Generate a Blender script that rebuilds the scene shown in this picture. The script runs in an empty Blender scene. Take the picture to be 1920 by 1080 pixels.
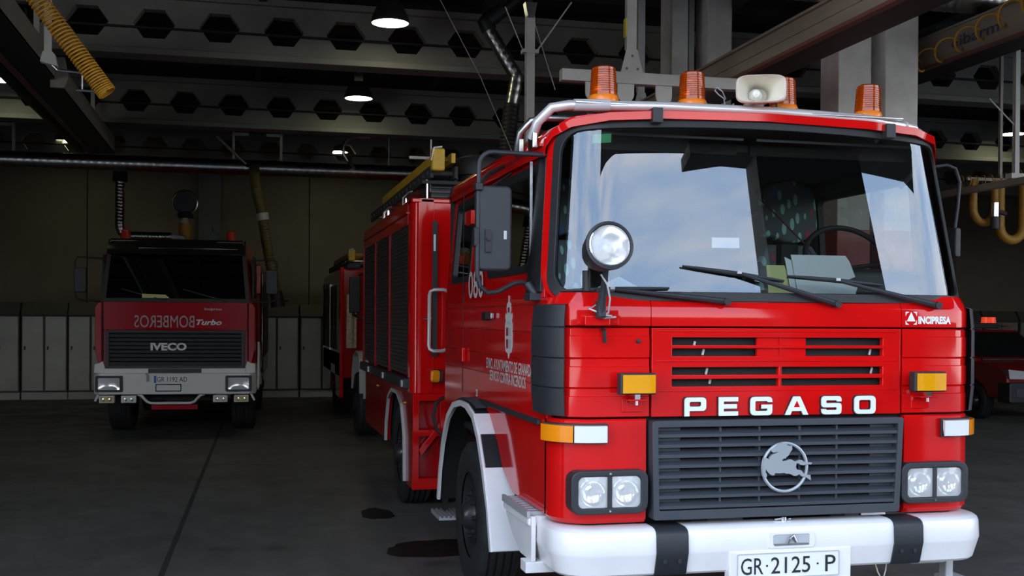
import bpy, math, random
from mathutils import Vector, Matrix
random.seed(7)
R = math.radians
SC = bpy.context.scene
COL = SC.collection

# ------------------------------------------------------------------ camera
cam_data = bpy.data.cameras.new('camera')
cam_data.sensor_width = 36.0
cam_data.lens = 36.0 * 2110 / 1920
cam_data.shift_y = 77 / 1920
cam_data.clip_end = 300
cam = bpy.data.objects.new('camera', cam_data)
COL.objects.link(cam)
_yaw, _pit, _rol = R(13.35), R(-0.547), R(0.385)
_f = Vector((math.sin(_yaw)*math.cos(_pit), math.cos(_yaw)*math.cos(_pit), math.sin(_pit)))
_r = Vector((math.cos(_yaw), -math.sin(_yaw), 0)); _u = _r.cross(_f)
_c, _s = math.cos(_rol), math.sin(_rol)
_r, _u = _c*_r + _s*_u, -_s*_r + _c*_u
cam.matrix_world = Matrix(((_r.x, _u.x, -_f.x, 0), (_r.y, _u.y, -_f.y, 0), (_r.z, _u.z, -_f.z, 1.85), (0, 0, 0, 1)))
SC.camera = cam
SC.view_settings.view_transform = 'Standard'
SC.view_settings.look = 'None'
SC.view_settings.exposure = 0.0
SC.view_settings.gamma = 1.0
SC.view_settings.use_curve_mapping = False
SC.cycles.max_bounces = 8
SC.cycles.transparent_max_bounces = 16
SC.cycles.caustics_reflective = False
SC.cycles.caustics_refractive = False

# ------------------------------------------------------------------ sky
SKY = 5.2
world = bpy.data.worlds.new('sky'); SC.world = world; world.use_nodes = True
nt = world.node_tree; nt.nodes.clear()
def WN(t, **k):
    n = nt.nodes.new(t)
    for a, b in k.items(): setattr(n, a, b)
    return n
w_out = WN('ShaderNodeOutputWorld'); w_bg = WN('ShaderNodeBackground'); w_tc = WN('ShaderNodeTexCoord')
w_sep = WN('ShaderNodeSeparateXYZ'); w_ramp = WN('ShaderNodeValToRGB')
nt.links.new(w_tc.outputs['Generated'], w_sep.inputs[0]); nt.links.new(w_sep.outputs['Z'], w_ramp.inputs[0])
e = w_ramp.color_ramp.elements
e[0].position = 0.0; e[0].color = (0.97, 0.98, 1.0, 1)
e[1].position = 1.0; e[1].color = (0.36, 0.48, 0.74, 1)
e2 = w_ramp.color_ramp.elements.new(0.16); e2.color = (0.93, 0.96, 1.0, 1)
e3 = w_ramp.color_ramp.elements.new(0.34); e3.color = (0.42, 0.62, 0.95, 1)
w_map = WN('ShaderNodeMapping'); w_map.inputs['Scale'].default_value = (1.6, 1.6, 7.0)
w_map.inputs['Rotation'].default_value = (0.0, 0.18, 0.3)
w_noise = WN('ShaderNodeTexNoise'); w_noise.inputs['Scale'].default_value = 2.3; w_noise.inputs['Detail'].default_value = 6; w_noise.inputs['Roughness'].default_value = 0.55
w_cr = WN('ShaderNodeMapRange'); w_cr.inputs[1].default_value = 0.42; w_cr.inputs[2].default_value = 0.72; w_cr.inputs[3].default_value = 0.0; w_cr.inputs[4].default_value = 0.75
w_mix = WN('ShaderNodeMix', data_type='RGBA'); w_mix.inputs[7].default_value = (1.0, 1.0, 1.0, 1)
nt.links.new(w_tc.outputs['Generated'], w_map.inputs[0]); nt.links.new(w_map.outputs[0], w_noise.inputs['Vector'])
nt.links.new(w_noise.outputs['Fac'], w_cr.inputs[0]); nt.links.new(w_cr.outputs[0], w_mix.inputs[0])
nt.links.new(w_ramp.outputs[0], w_mix.inputs[6]); nt.links.new(w_mix.outputs[2], w_bg.inputs[0])
w_bg.inputs[1].default_value = SKY
nt.links.new(w_bg.outputs[0], w_out.inputs[0])

# ------------------------------------------------------------------ materials
def mat(name, col, rough=0.5, metal=0.0, coat=0.0, var=0.0, vscale=4.0, bump=0.0, bscale=60.0, col2=None, spec=0.5, emit=None, estr=0.0, trans=0.0, stretch=(1,1,1), lo=0.35, hi=0.65):
    m = bpy.data.materials.new(name); m.use_nodes = True
    t = m.node_tree; b = t.nodes['Principled BSDF']
    b.inputs['Base Color'].default_value = (*col, 1); b.inputs['Roughness'].default_value = rough
    b.inputs['Metallic'].default_value = metal; b.inputs['Coat Weight'].default_value = coat; b.inputs['Coat Roughness'].default_value = 0.04
    b.inputs['Specular IOR Level'].default_value = spec
    if trans: b.inputs['Transmission Weight'].default_value = trans
    if emit: b.inputs['Emission Color'].default_value = (*emit, 1); b.inputs['Emission Strength'].default_value = estr
    if var or bump or col2:
        tc = t.nodes.new('ShaderNodeTexCoord'); mp = t.nodes.new('ShaderNodeMapping'); mp.inputs['Scale'].default_value = stretch
        t.links.new(tc.outputs['Object'], mp.inputs[0])
        n = t.nodes.new('ShaderNodeTexNoise'); n.inputs['Scale'].default_value = vscale; n.inputs['Detail'].default_value = 6
        t.links.new(mp.outputs[0], n.inputs['Vector'])
        if var or col2:
            c2 = col2 or tuple(max(0, c*(1-var)) for c in col)
            mx = t.nodes.new('ShaderNodeMix'); mx.data_type = 'RGBA'
            mr = t.nodes.new('ShaderNodeMapRange'); mr.inputs[1].default_value = lo; mr.inputs[2].default_value = hi
            t.links.new(n.outputs['Fac'], mr.inputs[0]); t.links.new(mr.outputs[0], mx.inputs[0])
            mx.inputs[6].default_value = (*col, 1); mx.inputs[7].default_value = (*c2, 1)
            t.links.new(mx.outputs[2], b.inputs['Base Color'])
        if bump:
            n2 = t.nodes.new('ShaderNodeTexNoise'); n2.inputs['Scale'].default_value = bscale; n2.inputs['Detail'].default_value = 4
            t.links.new(mp.outputs[0], n2.inputs['Vector'])
            bp = t.nodes.new('ShaderNodeBump'); bp.inputs['Strength'].default_value = bump; bp.inputs['Distance'].default_value = 0.01
            t.links.new(n2.outputs['Fac'], bp.inputs['Height']); t.links.new(bp.outputs[0], b.inputs['Normal'])
    return m
def glass(name, ior, tint=(1, 1, 1)):
    m = bpy.data.materials.new(name); m.use_nodes = True; t = m.node_tree; t.nodes.clear()
    o = t.nodes.new('ShaderNodeOutputMaterial'); mx = t.nodes.new('ShaderNodeMixShader'); fr = t.nodes.new('ShaderNodeFresnel')
    tr = t.nodes.new('ShaderNodeBsdfTransparent'); gl = t.nodes.new('ShaderNodeBsdfGlossy')
    fr.inputs['IOR'].default_value = ior; tr.inputs[0].default_value = (*tint, 1); gl.inputs['Roughness'].default_value = 0.0
    gl.inputs[0].default_value = (1, 1, 1, 1)
    t.links.new(fr.outputs[0], mx.inputs[0]); t.links.new(tr.outputs[0], mx.inputs[1]); t.links.new(gl.outputs[0], mx.inputs[2]); t.links.new(mx.outputs[0], o.inputs[0])
    return m
def amber(name, col, rough=0.2, tw=0.5):
    m = mat(name, col, rough, coat=0.6); b = m.node_tree.nodes['Principled BSDF']
    b.inputs['Transmission Weight'].default_value = tw; b.inputs['IOR'].default_value = 1.3
    return m
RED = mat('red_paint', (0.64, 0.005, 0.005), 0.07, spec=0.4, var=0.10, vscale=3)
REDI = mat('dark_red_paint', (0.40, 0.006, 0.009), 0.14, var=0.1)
REDF = mat('faded_red_paint', (0.36, 0.02, 0.018), 0.4, coat=0.3, var=0.2)
WHITE = mat('white_paint', (0.84, 0.81, 0.80), 0.35, coat=0.3, var=0.06, vscale=5)
GREYP = mat('grey_paint', (0.50, 0.51, 0.52), 0.4, coat=0.3, var=0.1, vscale=6)
BLACKP = mat('black_plastic', (0.020, 0.022, 0.026), 0.5, bump=0.15, bscale=400)
GRILLE = mat('charcoal_plastic', (0.040, 0.046, 0.055), 0.45)
RUBBER = mat('black_rubber', (0.012, 0.012, 0.013), 0.55)
TYRE = mat('tyre_rubber', (0.020, 0.020, 0.021), 0.7, var=0.3, vscale=12, bump=0.2, bscale=90)
DARK = mat('dark_interior', (0.012, 0.012, 0.012), 0.8)
DASH = mat('dark_dash', (0.030, 0.033, 0.034), 0.7)
LINER = mat('cab_liner', (0.045, 0.046, 0.042), 0.85)
CHROME = mat('chrome', (0.85, 0.85, 0.86), 0.12, 1.0)
ALU = mat('aluminium', (0.55, 0.56, 0.57), 0.35, 1.0, var=0.25, vscale=25)
GALV = mat('galvanised_steel', (0.50, 0.50, 0.47), 0.28, 1.0, var=0.3, vscale=8)
STEELP = mat('painted_steel', (0.50, 0.51, 0.49), 0.5, var=0.12)
SATIN = mat('satin_steel', (0.78, 0.78, 0.78), 0.32, 0.5)
REFL = mat('lamp_reflector', (0.92, 0.92, 0.90), 0.16, 1.0)
LENS = glass('lamp_lens', 1.5)
_t = LENS.node_tree; _tr = [n for n in _t.nodes if n.type == 'BSDF_TRANSPARENT'][0]; _mx = [n for n in _t.nodes if n.type == 'MIX_SHADER'][0]
_df = _t.nodes.new('ShaderNodeBsdfDiffuse'); _df.inputs[0].default_value = (0.97, 0.96, 0.94, 1)
_m2 = _t.nodes.new('ShaderNodeMixShader'); _m2.inputs[0].default_value = 0.42
_t.links.new(_tr.outputs[0], _m2.inputs[1]); _t.links.new(_df.outputs[0], _m2.inputs[2]); _t.links.new(_m2.outputs[0], _mx.inputs[1])
GLASS = glass('windscreen_glass', 1.98, (0.88, 0.93, 0.91))
SIDEGLASS = glass('side_window_glass', 1.55, (0.35, 0.38, 0.36))
AMBER = amber('amber_lens', (0.95, 0.28, 0.005), tw=0.15)
AMBER2 = amber('orange_dome', (0.90, 0.115, 0.002), 0.10, 0.65)
ORANGE = mat('orange_plastic', (0.85, 0.22, 0.01), 0.35, coat=0.3)
CLEARP = mat('clear_white_lens', (0.75, 0.75, 0.72), 0.2, coat=0.7)
CREAM = mat('cream_plastic', (0.88, 0.84, 0.72), 0.4, var=0.08)
LETTER = mat('white_letter', (0.78, 0.82, 0.86), 0.35)
DECAL = mat('grey_decal', (0.60, 0.56, 0.53), 0.5)
INK = mat('black_ink', (0.012, 0.012, 0.013), 0.5)
PLATE = mat('number_plate_white', (0.80, 0.80, 0.78), 0.4)
BLUE = mat('plate_blue', (0.03, 0.10, 0.50), 0.4)
EMBLEM = mat('emblem_grey', (0.36, 0.39, 0.41), 0.35, 0.3)
GREEN = mat('green_sticker', (0.03, 0.33, 0.10), 0.5)
PAPER = mat('paper_white', (0.78, 0.84, 0.84), 0.8)
PAPERY = mat('paper_yellow_green', (0.62, 0.66, 0.28), 0.8)
YELLOW = mat('yellow_plastic', (0.62, 0.38, 0.02), 0.45, var=0.2)
HOSE = mat('ochre_hose', (0.55, 0.28, 0.02), 0.5)
HOSE_DIM = mat('dimmed_ochre_hose', (0.30, 0.15, 0.012), 0.55)  # darker copy of the ochre, dim light put into its colour
HOSED = mat('dark_yellow_hose', (0.10, 0.085, 0.02), 0.6)
CONC = mat('concrete_column', (0.80, 0.79, 0.75), 0.85, var=0.18, vscale=3, bump=0.2, bscale=40)
BEAM = mat('beam_concrete', (0.205, 0.205, 0.19), 0.8, var=0.15, vscale=2)
WALL = mat('wall_panel', (0.225, 0.200, 0.145), 0.85, var=0.12, vscale=1.2)
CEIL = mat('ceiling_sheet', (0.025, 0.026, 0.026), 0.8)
RAIL = mat('rail_steel', (0.33, 0.30, 0.25), 0.5, var=0.25, vscale=5, stretch=(1, 0.15, 1))
LOCKER = mat('locker_grey', (0.33, 0.33, 0.30), 0.34, var=0.15, vscale=2, metal=0.2)
LOCKERD = mat('locker_dark', (0.10, 0.10, 0.08), 0.6)
KICK = mat('plinth_pale', (0.48, 0.48, 0.47), 0.5)
SHUT = mat('shutter_grey', (0.055, 0.056, 0.055), 0.42, 0.3)
CHECK = mat('tread_plate', (0.62, 0.53, 0.36), 0.35, 0.35, bump=1.0, bscale=60, var=0.4, vscale=30)
TREAD = mat('step_metal', (0.42, 0.43, 0.44), 0.45, 0.3)
FACADE = mat('facade_concrete', (0.16, 0.16, 0.15), 0.9)

def fabric():
    m = bpy.data.materials.new('seat_fabric'); m.use_nodes = True; t = m.node_tree; b = t.nodes['Principled BSDF']
    b.inputs['Roughness'].default_value = 0.95
    tc = t.nodes.new('ShaderNodeTexCoord'); mp = t.nodes.new('ShaderNodeMapping'); mp.inputs['Scale'].default_value = (19, 0.01, 7.5); mp.inputs['Rotation'].default_value = (0, 0.25, 0)
    v = t.nodes.new('ShaderNodeTexVoronoi'); v.inputs['Scale'].default_value = 1.0; v.inputs['Randomness'].default_value = 0.35
    t.links.new(tc.outputs['Object'], mp.inputs[0]); t.links.new(mp.outputs[0], v.inputs['Vector'])
    lt = t.nodes.new('ShaderNodeMath'); lt.operation = 'LESS_THAN'; lt.inputs[1].default_value = 0.30
    t.links.new(v.outputs['Distance'], lt.inputs[0])
    rp = t.nodes.new('ShaderNodeValToRGB'); rp.color_ramp.interpolation = 'CONSTANT'
    rp.color_ramp.elements[0].color = (0.27, 0.54, 0.52, 1); rp.color_ramp.elements[1].position = 0.6; rp.color_ramp.elements[1].color = (0.40, 0.05, 0.07, 1)
    el = rp.color_ramp.elements.new(0.82); el.color = (0.06, 0.12, 0.32, 1)
    sp = t.nodes.new('ShaderNodeSeparateColor'); t.links.new(v.outputs['Color'], sp.inputs[0]); t.links.new(sp.outputs[0], rp.inputs[0])
    mx = t.nodes.new('ShaderNodeMix'); mx.data_type = 'RGBA'; mx.inputs[6].default_value = (0.09, 0.11, 0.125, 1)
    t.links.new(lt.outputs[0], mx.inputs[0]); t.links.new(rp.outputs[0], mx.inputs[7]); t.links.new(mx.outputs[2], b.inputs['Base Color'])
    return m
FABRIC = fabric()

def floor_mat():
    m = mat('floor_concrete', (0.075, 0.074, 0.068), 0.62)
    t = m.node_tree; b = t.nodes['Principled BSDF']
    tc = t.nodes.new('ShaderNodeTexCoord')
    def noise(s, d, st=(1, 1, 1)):
        mp = t.nodes.new('ShaderNodeMapping'); mp.inputs['Scale'].default_value = st; t.links.new(tc.outputs['Object'], mp.inputs[0])
        n = t.nodes.new('ShaderNodeTexNoise'); n.inputs['Scale'].default_value = s; n.inputs['Detail'].default_value = d; t.links.new(mp.outputs[0], n.inputs['Vector']); return n
    def rng(n, a, c, lo=0.0, hi=1.0):
        r = t.nodes.new('ShaderNodeMapRange'); r.inputs[1].default_value = a; r.inputs[2].default_value = c; r.inputs[3].default_value = lo; r.inputs[4].default_value = hi
        t.links.new(n.outputs['Fac'], r.inputs[0]); return r
    def mix(fac, c1, c2):
        x = t.nodes.new('ShaderNodeMix'); x.data_type = 'RGBA'; t.links.new(fac.outputs[0], x.inputs[0])
        for i, c in ((6, c1), (7, c2)):
            if isinstance(c, tuple): x.inputs[i].default_value = (*c, 1)
            else: t.links.new(c.outputs[2], x.inputs[i])
        return x
    m1 = mix(rng(noise(0.7, 8), 0.35, 0.68), (0.110, 0.107, 0.097), (0.075, 0.073, 0.067))
    m2 = mix(rng(noise(5.0, 8, (1, 0.35, 1)), 0.45, 0.75, 0, 0.6), m1, (0.145, 0.142, 0.133))
    m3 = mix(rng(noise(1.7, 3), 0.62, 0.72, 0, 0.75), m2, (0.034, 0.034, 0.032))
    t.links.new(m3.outputs[2], b.inputs['Base Color'])
    rr = rng(noise(1.3, 5), 0.35, 0.7, 0.42, 0.72); t.links.new(rr.outputs[0], b.inputs['Roughness'])
    bp = t.nodes.new('ShaderNodeBump'); bp.inputs['Strength'].default_value = 0.25; bp.inputs['Distance'].default_value = 0.01
    t.links.new(noise(60, 6).outputs['Fac'], bp.inputs['Height']); t.links.new(bp.outputs[0], b.inputs['Normal'])
    return m
FLOOR = floor_mat()
OIL = mat('damp_patch', (0.012, 0.012, 0.012), 0.6, spec=0.2, var=0.3, vscale=9)
LAMPLIT = mat('lamp_lit', (1, 1, 0.8), 0.5, emit=(1.0, 0.97, 0.62), estr=17.0)
REDLIT = mat('beacon_red_lit', (0.5, 0.02, 0.01), 0.3, emit=(1.0, 0.08, 0.03), estr=0.6)

# ------------------------------------------------------------------ mesh helpers
class MB:
    def __init__(s): s.v = []; s.f = []
    def add(s, vs, fs):
        o = len(s.v); s.v += [tuple(p) for p in vs]; s.f += [tuple(i+o for i in f) for f in fs]; return s
    def box(s, x0, x1, y0, y1, z0, z1, mtx=None):
        vs = [Vector((x, y, z)) for z in (z0, z1) for y in (y0, y1) for x in (x0, x1)]
        if mtx is not None: vs = [mtx @ p for p in vs]
        return s.add(vs, [(0,2,3,1),(4,5,7,6),(0,1,5,4),(2,6,7,3),(0,4,6,2),(1,3,7,5)])
    def cyl(s, p0, p1, r0, r1=None, n=16):
        return s.tube([p0, p1], r0, n, r_end=r1)
    def tube(s, pts, r, n=8, closed=False, r_end=None, caps=True):
        P = [Vector(p) for p in pts]; m = len(P)
        T = []
        for i in range(m):
            a = P[(i-1) % m] if (closed or i > 0) else P[i]; b = P[(i+1) % m] if (closed or i < m-1) else P[i]
            d = (b-a); T.append(d.normalized() if d.length > 1e-9 else Vector((0, 0, 1)))
        up = Vector((0, 0, 1)) if abs(T[0].z) < 0.9 else Vector((0, 1, 0))
        N = (up - T[0]*up.dot(T[0])).normalized(); vs = []
        for i in range(m):
            N = (N - T[i]*N.dot(T[i])).normalized(); B = T[i].cross(N)
            rr = r if r_end is None else r + (r_end-r)*i/(m-1)
            if isinstance(r, (list, tuple)): rr = r[i]
            for k in range(n):
                a = 2*math.pi*k/n; vs.append(P[i] + N*(math.cos(a)*rr) + B*(math.sin(a)*rr))
        fs = []
        for i in range(m if closed else m-1):
            j = (i+1) % m
            for k in range(n):
                l = (k+1) % n; fs.append((i*n+k, i*n+l, j*n+l, j*n+k))
        if not closed and caps: fs += [tuple(range(n-1, -1, -1)), tuple((m-1)*n+k for k in range(n))]
        return s.add(vs, fs)
    def lathe(s, prof, origin, axis, n=24, caps=False):
        A = Vector(axis).normalized(); O = Vector(origin)
        up = Vector((0, 0, 1)) if abs(A.z) < 0.9 else Vector((1, 0, 0))
        N = (up - A*up.dot(A)).normalized(); B = A.cross(N); vs = []; fs = []
        for r, h in prof:
            for k in range(n):
                a = 2*math.pi*k/n; vs.append(O + A*h + N*(math.cos(a)*r) + B*(math.sin(a)*r))
        for i in range(len(prof)-1):
            for k in range(n):
                l = (k+1) % n; fs.append((i*n+k, i*n+l, (i+1)*n+l, (i+1)*n+k))
        if caps and prof[0][0] > 1e-6: fs.append(tuple(range(n-1, -1, -1)))
        if caps and prof[-1][0] > 1e-6: fs.append(tuple((len(prof)-1)*n+k for k in range(n)))
        return s.add(vs, fs)
    def prism(s, poly, plane, a0, a1):
        # poly in plane 'xz' (extruded in y), 'yz' (in x) or 'xy' (in z)
        def P(u, v, a): return {'xz': (u, a, v), 'yz': (a, u, v), 'xy': (u, v, a)}[plane]
        n = len(poly); vs = [P(u, v, a0) for u, v in poly] + [P(u, v, a1) for u, v in poly]
        fs = [tuple(range(n)), tuple(range(2*n-1, n-1, -1))] + [(i, i+n, (i+1) % n + n, (i+1) % n) for i in range(n)]
        return s.add(vs, fs)
    def grid(s, fn, us, vs_, th=None):
        # fn(u, v, off) -> point; a sheet, or a closed slab of thickness th (towards negative off)
        nu, nv = len(us), len(vs_)
        vs = [fn(u, v, 0.0) for v in vs_ for u in us]
        fs = [(j*nu+i, j*nu+i+1, (j+1)*nu+i+1, (j+1)*nu+i) for j in range(nv-1) for i in range(nu-1)]
        if th:
            o = nu*nv; vs += [fn(u, v, -th) for v in vs_ for u in us]
            fs += [tuple(reversed([k+o for k in f])) for f in fs]
            for i in range(nu-1): fs += [(i+1, i, i+o, i+1+o), ((nv-1)*nu+i, (nv-1)*nu+i+1, (nv-1)*nu+i+1+o, (nv-1)*nu+i+o)]
            for j in range(nv-1): fs += [(j*nu, (j+1)*nu, (j+1)*nu+o, j*nu+o), ((j+1)*nu+nu-1, j*nu+nu-1, j*nu+nu-1+o, (j+1)*nu+nu-1+o)]
        return s.add(vs, fs)
    def cells(s, fn, us, vs_, holes, th):
        # plate on a rectangular grid with some cells left open; fn(u, v, off)
        nu, nv = len(us), len(vs_); o = nu*nv
        vs = [fn(u, v, 0.0) for v in vs_ for u in us] + [fn(u, v, -th) for v in vs_ for u in us]; fs = []
        full = lambda i, j: 0 <= i < nu-1 and 0 <= j < nv-1 and not any(a <= (us[i]+us[i+1])/2 <= b and c <= (vs_[j]+vs_[j+1])/2 <= d for a, b, c, d in holes)
        for j in range(nv-1):
            for i in range(nu-1):
                if not full(i, j): continue
                a, b, c, d = j*nu+i, j*nu+i+1, (j+1)*nu+i+1, (j+1)*nu+i
                fs += [(a, b, c, d), (d+o, c+o, b+o, a+o)]
                if not full(i, j-1): fs.append((b, a, a+o, b+o))
                if not full(i, j+1): fs.append((d, c, c+o, d+o))
                if not full(i-1, j): fs.append((a, d, d+o, a+o))
                if not full(i+1, j): fs.append((c, b, b+o, c+o))
        return s.add(vs, fs)
    def ribbon(s, pts, w, y0, y1, closed=False, fn=None):
        # flat stroke of width w along a 2-D polyline, given thickness between y0 and y1 (xz plane), mitred
        P = [Vector((p[0], p[1])) for p in pts]; m = len(P); L = []; Rr = []
        for i in range(m):
            a = P[(i-1) % m] if (closed or i > 0) else None; b = P[(i+1) % m] if (closed or i < m-1) else None
            d1 = (P[i]-a).normalized() if a is not None else None; d2 = (b-P[i]).normalized() if b is not None else None
            d1 = d1 or d2; d2 = d2 or d1
            n1 = Vector((-d1.y, d1.x)); n2 = Vector((-d2.y, d2.x)); nn = (n1+n2)
            nn = nn.normalized() if nn.length > 1e-6 else n1
            k = w/2/max(0.35, nn.dot(n1)); L.append(P[i]+nn*k); Rr.append(P[i]-nn*k)
        fn = fn or (lambda x, z, y: (x, y, z))
        vs = [fn(p.x, p.y, yy) for yy in (y0, y1) for q in (L, Rr) for p in q]; fs = []
        for i in range(m if closed else m-1):
            j = (i+1) % m; a, b, c, d = i, j, m+j, m+i; o = 2*m
            fs += [(a, b, c, d), (d+o, c+o, b+o, a+o), (b, a, a+o, b+o), (d, c, c+o, d+o)]
        if not closed: fs += [(0, m, m+2*m, 2*m), (2*m-1, m-1, 3*m-1, 4*m-1)]
        return s.add(vs, fs)
    def xf(s, mtx):
        s.v = [tuple(mtx @ Vector(p)) for p in s.v]; return s

def obj(name, mb, m, parent=None, bevel=0.0, ang=35, label=None, kind=None, seg=2, flat=False):
    me = bpy.data.meshes.new(name); me.from_pydata([tuple(p) for p in mb.v], [], mb.f); me.validate()
    import bmesh
    bm = bmesh.new(); bm.from_mesh(me); bmesh.ops.recalc_face_normals(bm, faces=bm.faces); bm.to_mesh(me); bm.free()
    if not flat:
        me.shade_smooth()
        try: me.set_sharp_from_angle(angle=R(ang))
        except Exception: pass
    me.materials.append(m)
    o = bpy.data.objects.new(name, me); COL.objects.link(o)
    if parent is not None: o.parent = parent
    if bevel:
        b = o.modifiers.new('bevel', 'BEVEL'); b.width = bevel; b.segments = seg; b.limit_method = 'ANGLE'; b.angle_limit = R(40)
        b.harden_normals = True
    if label: o['label'] = label
    if kind: o['kind'] = kind
    return o
def thing(name, label, cat, loc=(0, 0, 0), rz=0.0, group=None):
    o = bpy.data.objects.new(name, None); COL.objects.link(o); o.location = loc; o.rotation_euler = (0, 0, rz)
    o.empty_display_size = 0.2
    o['label'] = label; o['category'] = cat
    if group: o['group'] = group
    return o
def tag(o, label, cat, group=None):
    o['label'] = label; o['category'] = cat
    if group: o['group'] = group
    return o
def struct(name, mb, m, bevel=0.0, parent=None):
    o = obj(name, mb, m, parent, bevel=bevel)
    if parent is None: o['kind'] = 'structure'
    return o
def copy_tree(o, parent=None):
    c = o.copy(); COL.objects.link(c)
    if parent is not None: c.parent = parent
    for ch in list(o.children): copy_tree(ch, c)
    return c
def textmesh(s, width=None, height=None, bold=0.0, extr=0.002, shear=0.0):
    # flat lettering as a mesh in the xz plane, starting at the origin, facing -y
    cu = bpy.data.curves.new('lettering', 'FONT'); cu.body = s; cu.size = 1.0; cu.offset = bold; cu.shear = shear; cu.resolution_u = 3
    ob = bpy.data.objects.new('lettering', cu); COL.objects.link(ob)
    dg = bpy.context.evaluated_depsgraph_get(); me = bpy.data.meshes.new_from_object(ob.evaluated_get(dg))
    xs = [v.co.x for v in me.vertices]; ys = [v.co.y for v in me.vertices]
    x0, x1, y0, y1 = min(xs), max(xs), min(ys), max(ys)
    sy = height/(y1-y0) if height else width/(x1-x0); sx = width/(x1-x0) if width else sy
    mb = MB(); mb.v = [((v.co.x-x0)*sx, 0.0, (v.co.y-y0)*sy) for v in me.vertices]; mb.f = [tuple(p.vertices) for p in me.polygons]
    n = len(mb.v)
    bpy.data.objects.remove(ob); bpy.data.meshes.remove(me); bpy.data.curves.remove(cu)
    return mb
def lettering(name, s, m, parent, mtx, width, height, bold=0.0, shear=0.0):
    mb = textmesh(s, width, height, bold, shear=shear).xf(mtx)
    return obj(name, mb, m, parent, flat=True)
def lin(a, b, n): return [a+(b-a)*i/(n-1) for i in range(n)]
def arc(cx, cy, r, a0, a1, n): return [(cx+r*math.cos(R(a)), cy+r*math.sin(R(a))) for a in lin(a0, a1, n)]
def rpoly(pts, n=4):
    # polygon from (x, z, radius) corners
    out = []; m = len(pts)
    for i in range(m):
        p = Vector(pts[i][:2]); r = pts[i][2]
        if r <= 0: out.append(tuple(p)); continue
        a = (Vector(pts[i-1][:2])-p).normalized(); b = (Vector(pts[(i+1) % m][:2])-p).normalized()
        for t in lin(0, 1, n):
            q0, q1 = p+a*r, p+b*r; out.append(tuple((q0.lerp(p, t)).lerp(p.lerp(q1, t), t)))
    return out
def rrect(x0, x1, z0, z1, r, n=5):
    return arc(x1-r, z1-r, r, 0, 90, n)+arc(x0+r, z1-r, r, 90, 180, n)+arc(x0+r, z0+r, r, 180, 270, n)+arc(x1-r, z0+r, r, 270, 360, n)
def ringplate(mb, outer, inner, fn, th):
    # plate between two outlines with the same number of points
    n = len(outer); vs = []
    for off in (0.0, -th):
        for ol in (outer, inner): vs += [fn(u, v, off) for u, v in ol]
    fs = []
    for i in range(n):
        j = (i+1) % n
        fs += [(i, j, n+j, n+i), (2*n+i, 3*n+i, 3*n+j, 2*n+j), (i, 2*n+i, 2*n+j, j), (n+i, n+j, 3*n+j, 3*n+i)]
    return mb.add(vs, fs)
T = Matrix.Translation
def RX(a): return Matrix.Rotation(R(a), 4, 'X')
def RY(a): return Matrix.Rotation(R(a), 4, 'Y')
def RZ(a): return Matrix.Rotation(R(a), 4, 'Z')

# ================================================================== THE HALL
o = struct('floor', MB().box(-14, 34, -40, 30, -0.2, 0.0), FLOOR)
BW = 26.85
LINT, FY, DOOR = 5.95, 5.0, 4.75
# back wall: tall vertical panels with open joints, each a part
wb = struct('wall_back', MB().box(-14, 34, BW+0.08, BW+0.3, 0, 7), LOCKERD)
xs = [-14 + 0.0]
x = -13.9
edges = [-13.9]
while edges[-1] < 34: edges.append(edges[-1] + 2.46)
pm = None
for i in range(len(edges)-1):
    a = edges[i]+0.61; b = a+2.44
    if pm is None:
        pm = obj('wall_panel', MB().box(0, 2.44, BW, BW+0.08, 0, 6.0), WALL, wb, bevel=0.008); pm.location.x = a
    else:
        c = pm.copy(); COL.objects.link(c); c.location.x = a
struct('trim_1', MB().box(-1.05, -0.55, BW-0.12, BW, 0, 6.0), mat('grey_post', (0.16, 0.165, 0.17), 0.7), bevel=0.01)
struct('wall_left', MB().box(-12.3, -12, FY, BW, 0, 7), WALL)
struct('wall_right', MB().box(26, 26.3, FY, BW, 0, 7), WALL)
# unseen front of the hall: door lintel and jambs, bays opened to brighten the inside; outside it a forecourt canopy on a pier, over the photographer
struct('wall_front', MB().prism([(-14, DOOR), (4.3, DOOR), (4.3, 6.5), (20, 6.5), (20, 7.2), (-14, 7.2)], 'xz', FY-0.3, FY), FACADE)
struct('trim_2', MB().box(-4.4, -1.45, FY-0.3, FY, 0, DOOR), FACADE)
struct('trim_8', MB().box(-14, -9.6, FY-0.3, FY, 0, DOOR), FACADE)
struct('trim_3', MB().box(11.6, 12.2, FY-0.3, FY, 0, 6.5), FACADE)
struct('trim_4', MB().box(20.0, 34, FY-0.3, FY, 0, 7.2), FACADE)
struct('trim_5', MB().box(0.60, 9.6, -0.35, FY-0.3, LINT, LINT+0.3), FACADE)
struct('trim_6', MB().box(5.6, 7.55, -0.35, 0.05, 0, LINT), FACADE)
struct('trim_7', MB().prism([(4.5, LINT-0.24), (4.5, LINT-0.08), (4.75, LINT), (5.6, LINT), (5.6, LINT-0.16), (5.15, LINT-0.15)], 'xz', -0.35, 0.05), FACADE)
# the far side of the yard, seen only as the dark reflection in upright paint
struct('wall_opposite', MB().prism([(-60, 0), (70, 0), (70, 6.5), (30, 6.5), (30, 9.0), (12, 9.0), (12, 7.0), (-20, 7.0), (-20, 8.5), (-60, 8.5)], 'xz', -36, -35), mat('yard_wall', (0.055, 0.052, 0.046), 0.9, var=0.3, vscale=0.4))
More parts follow.
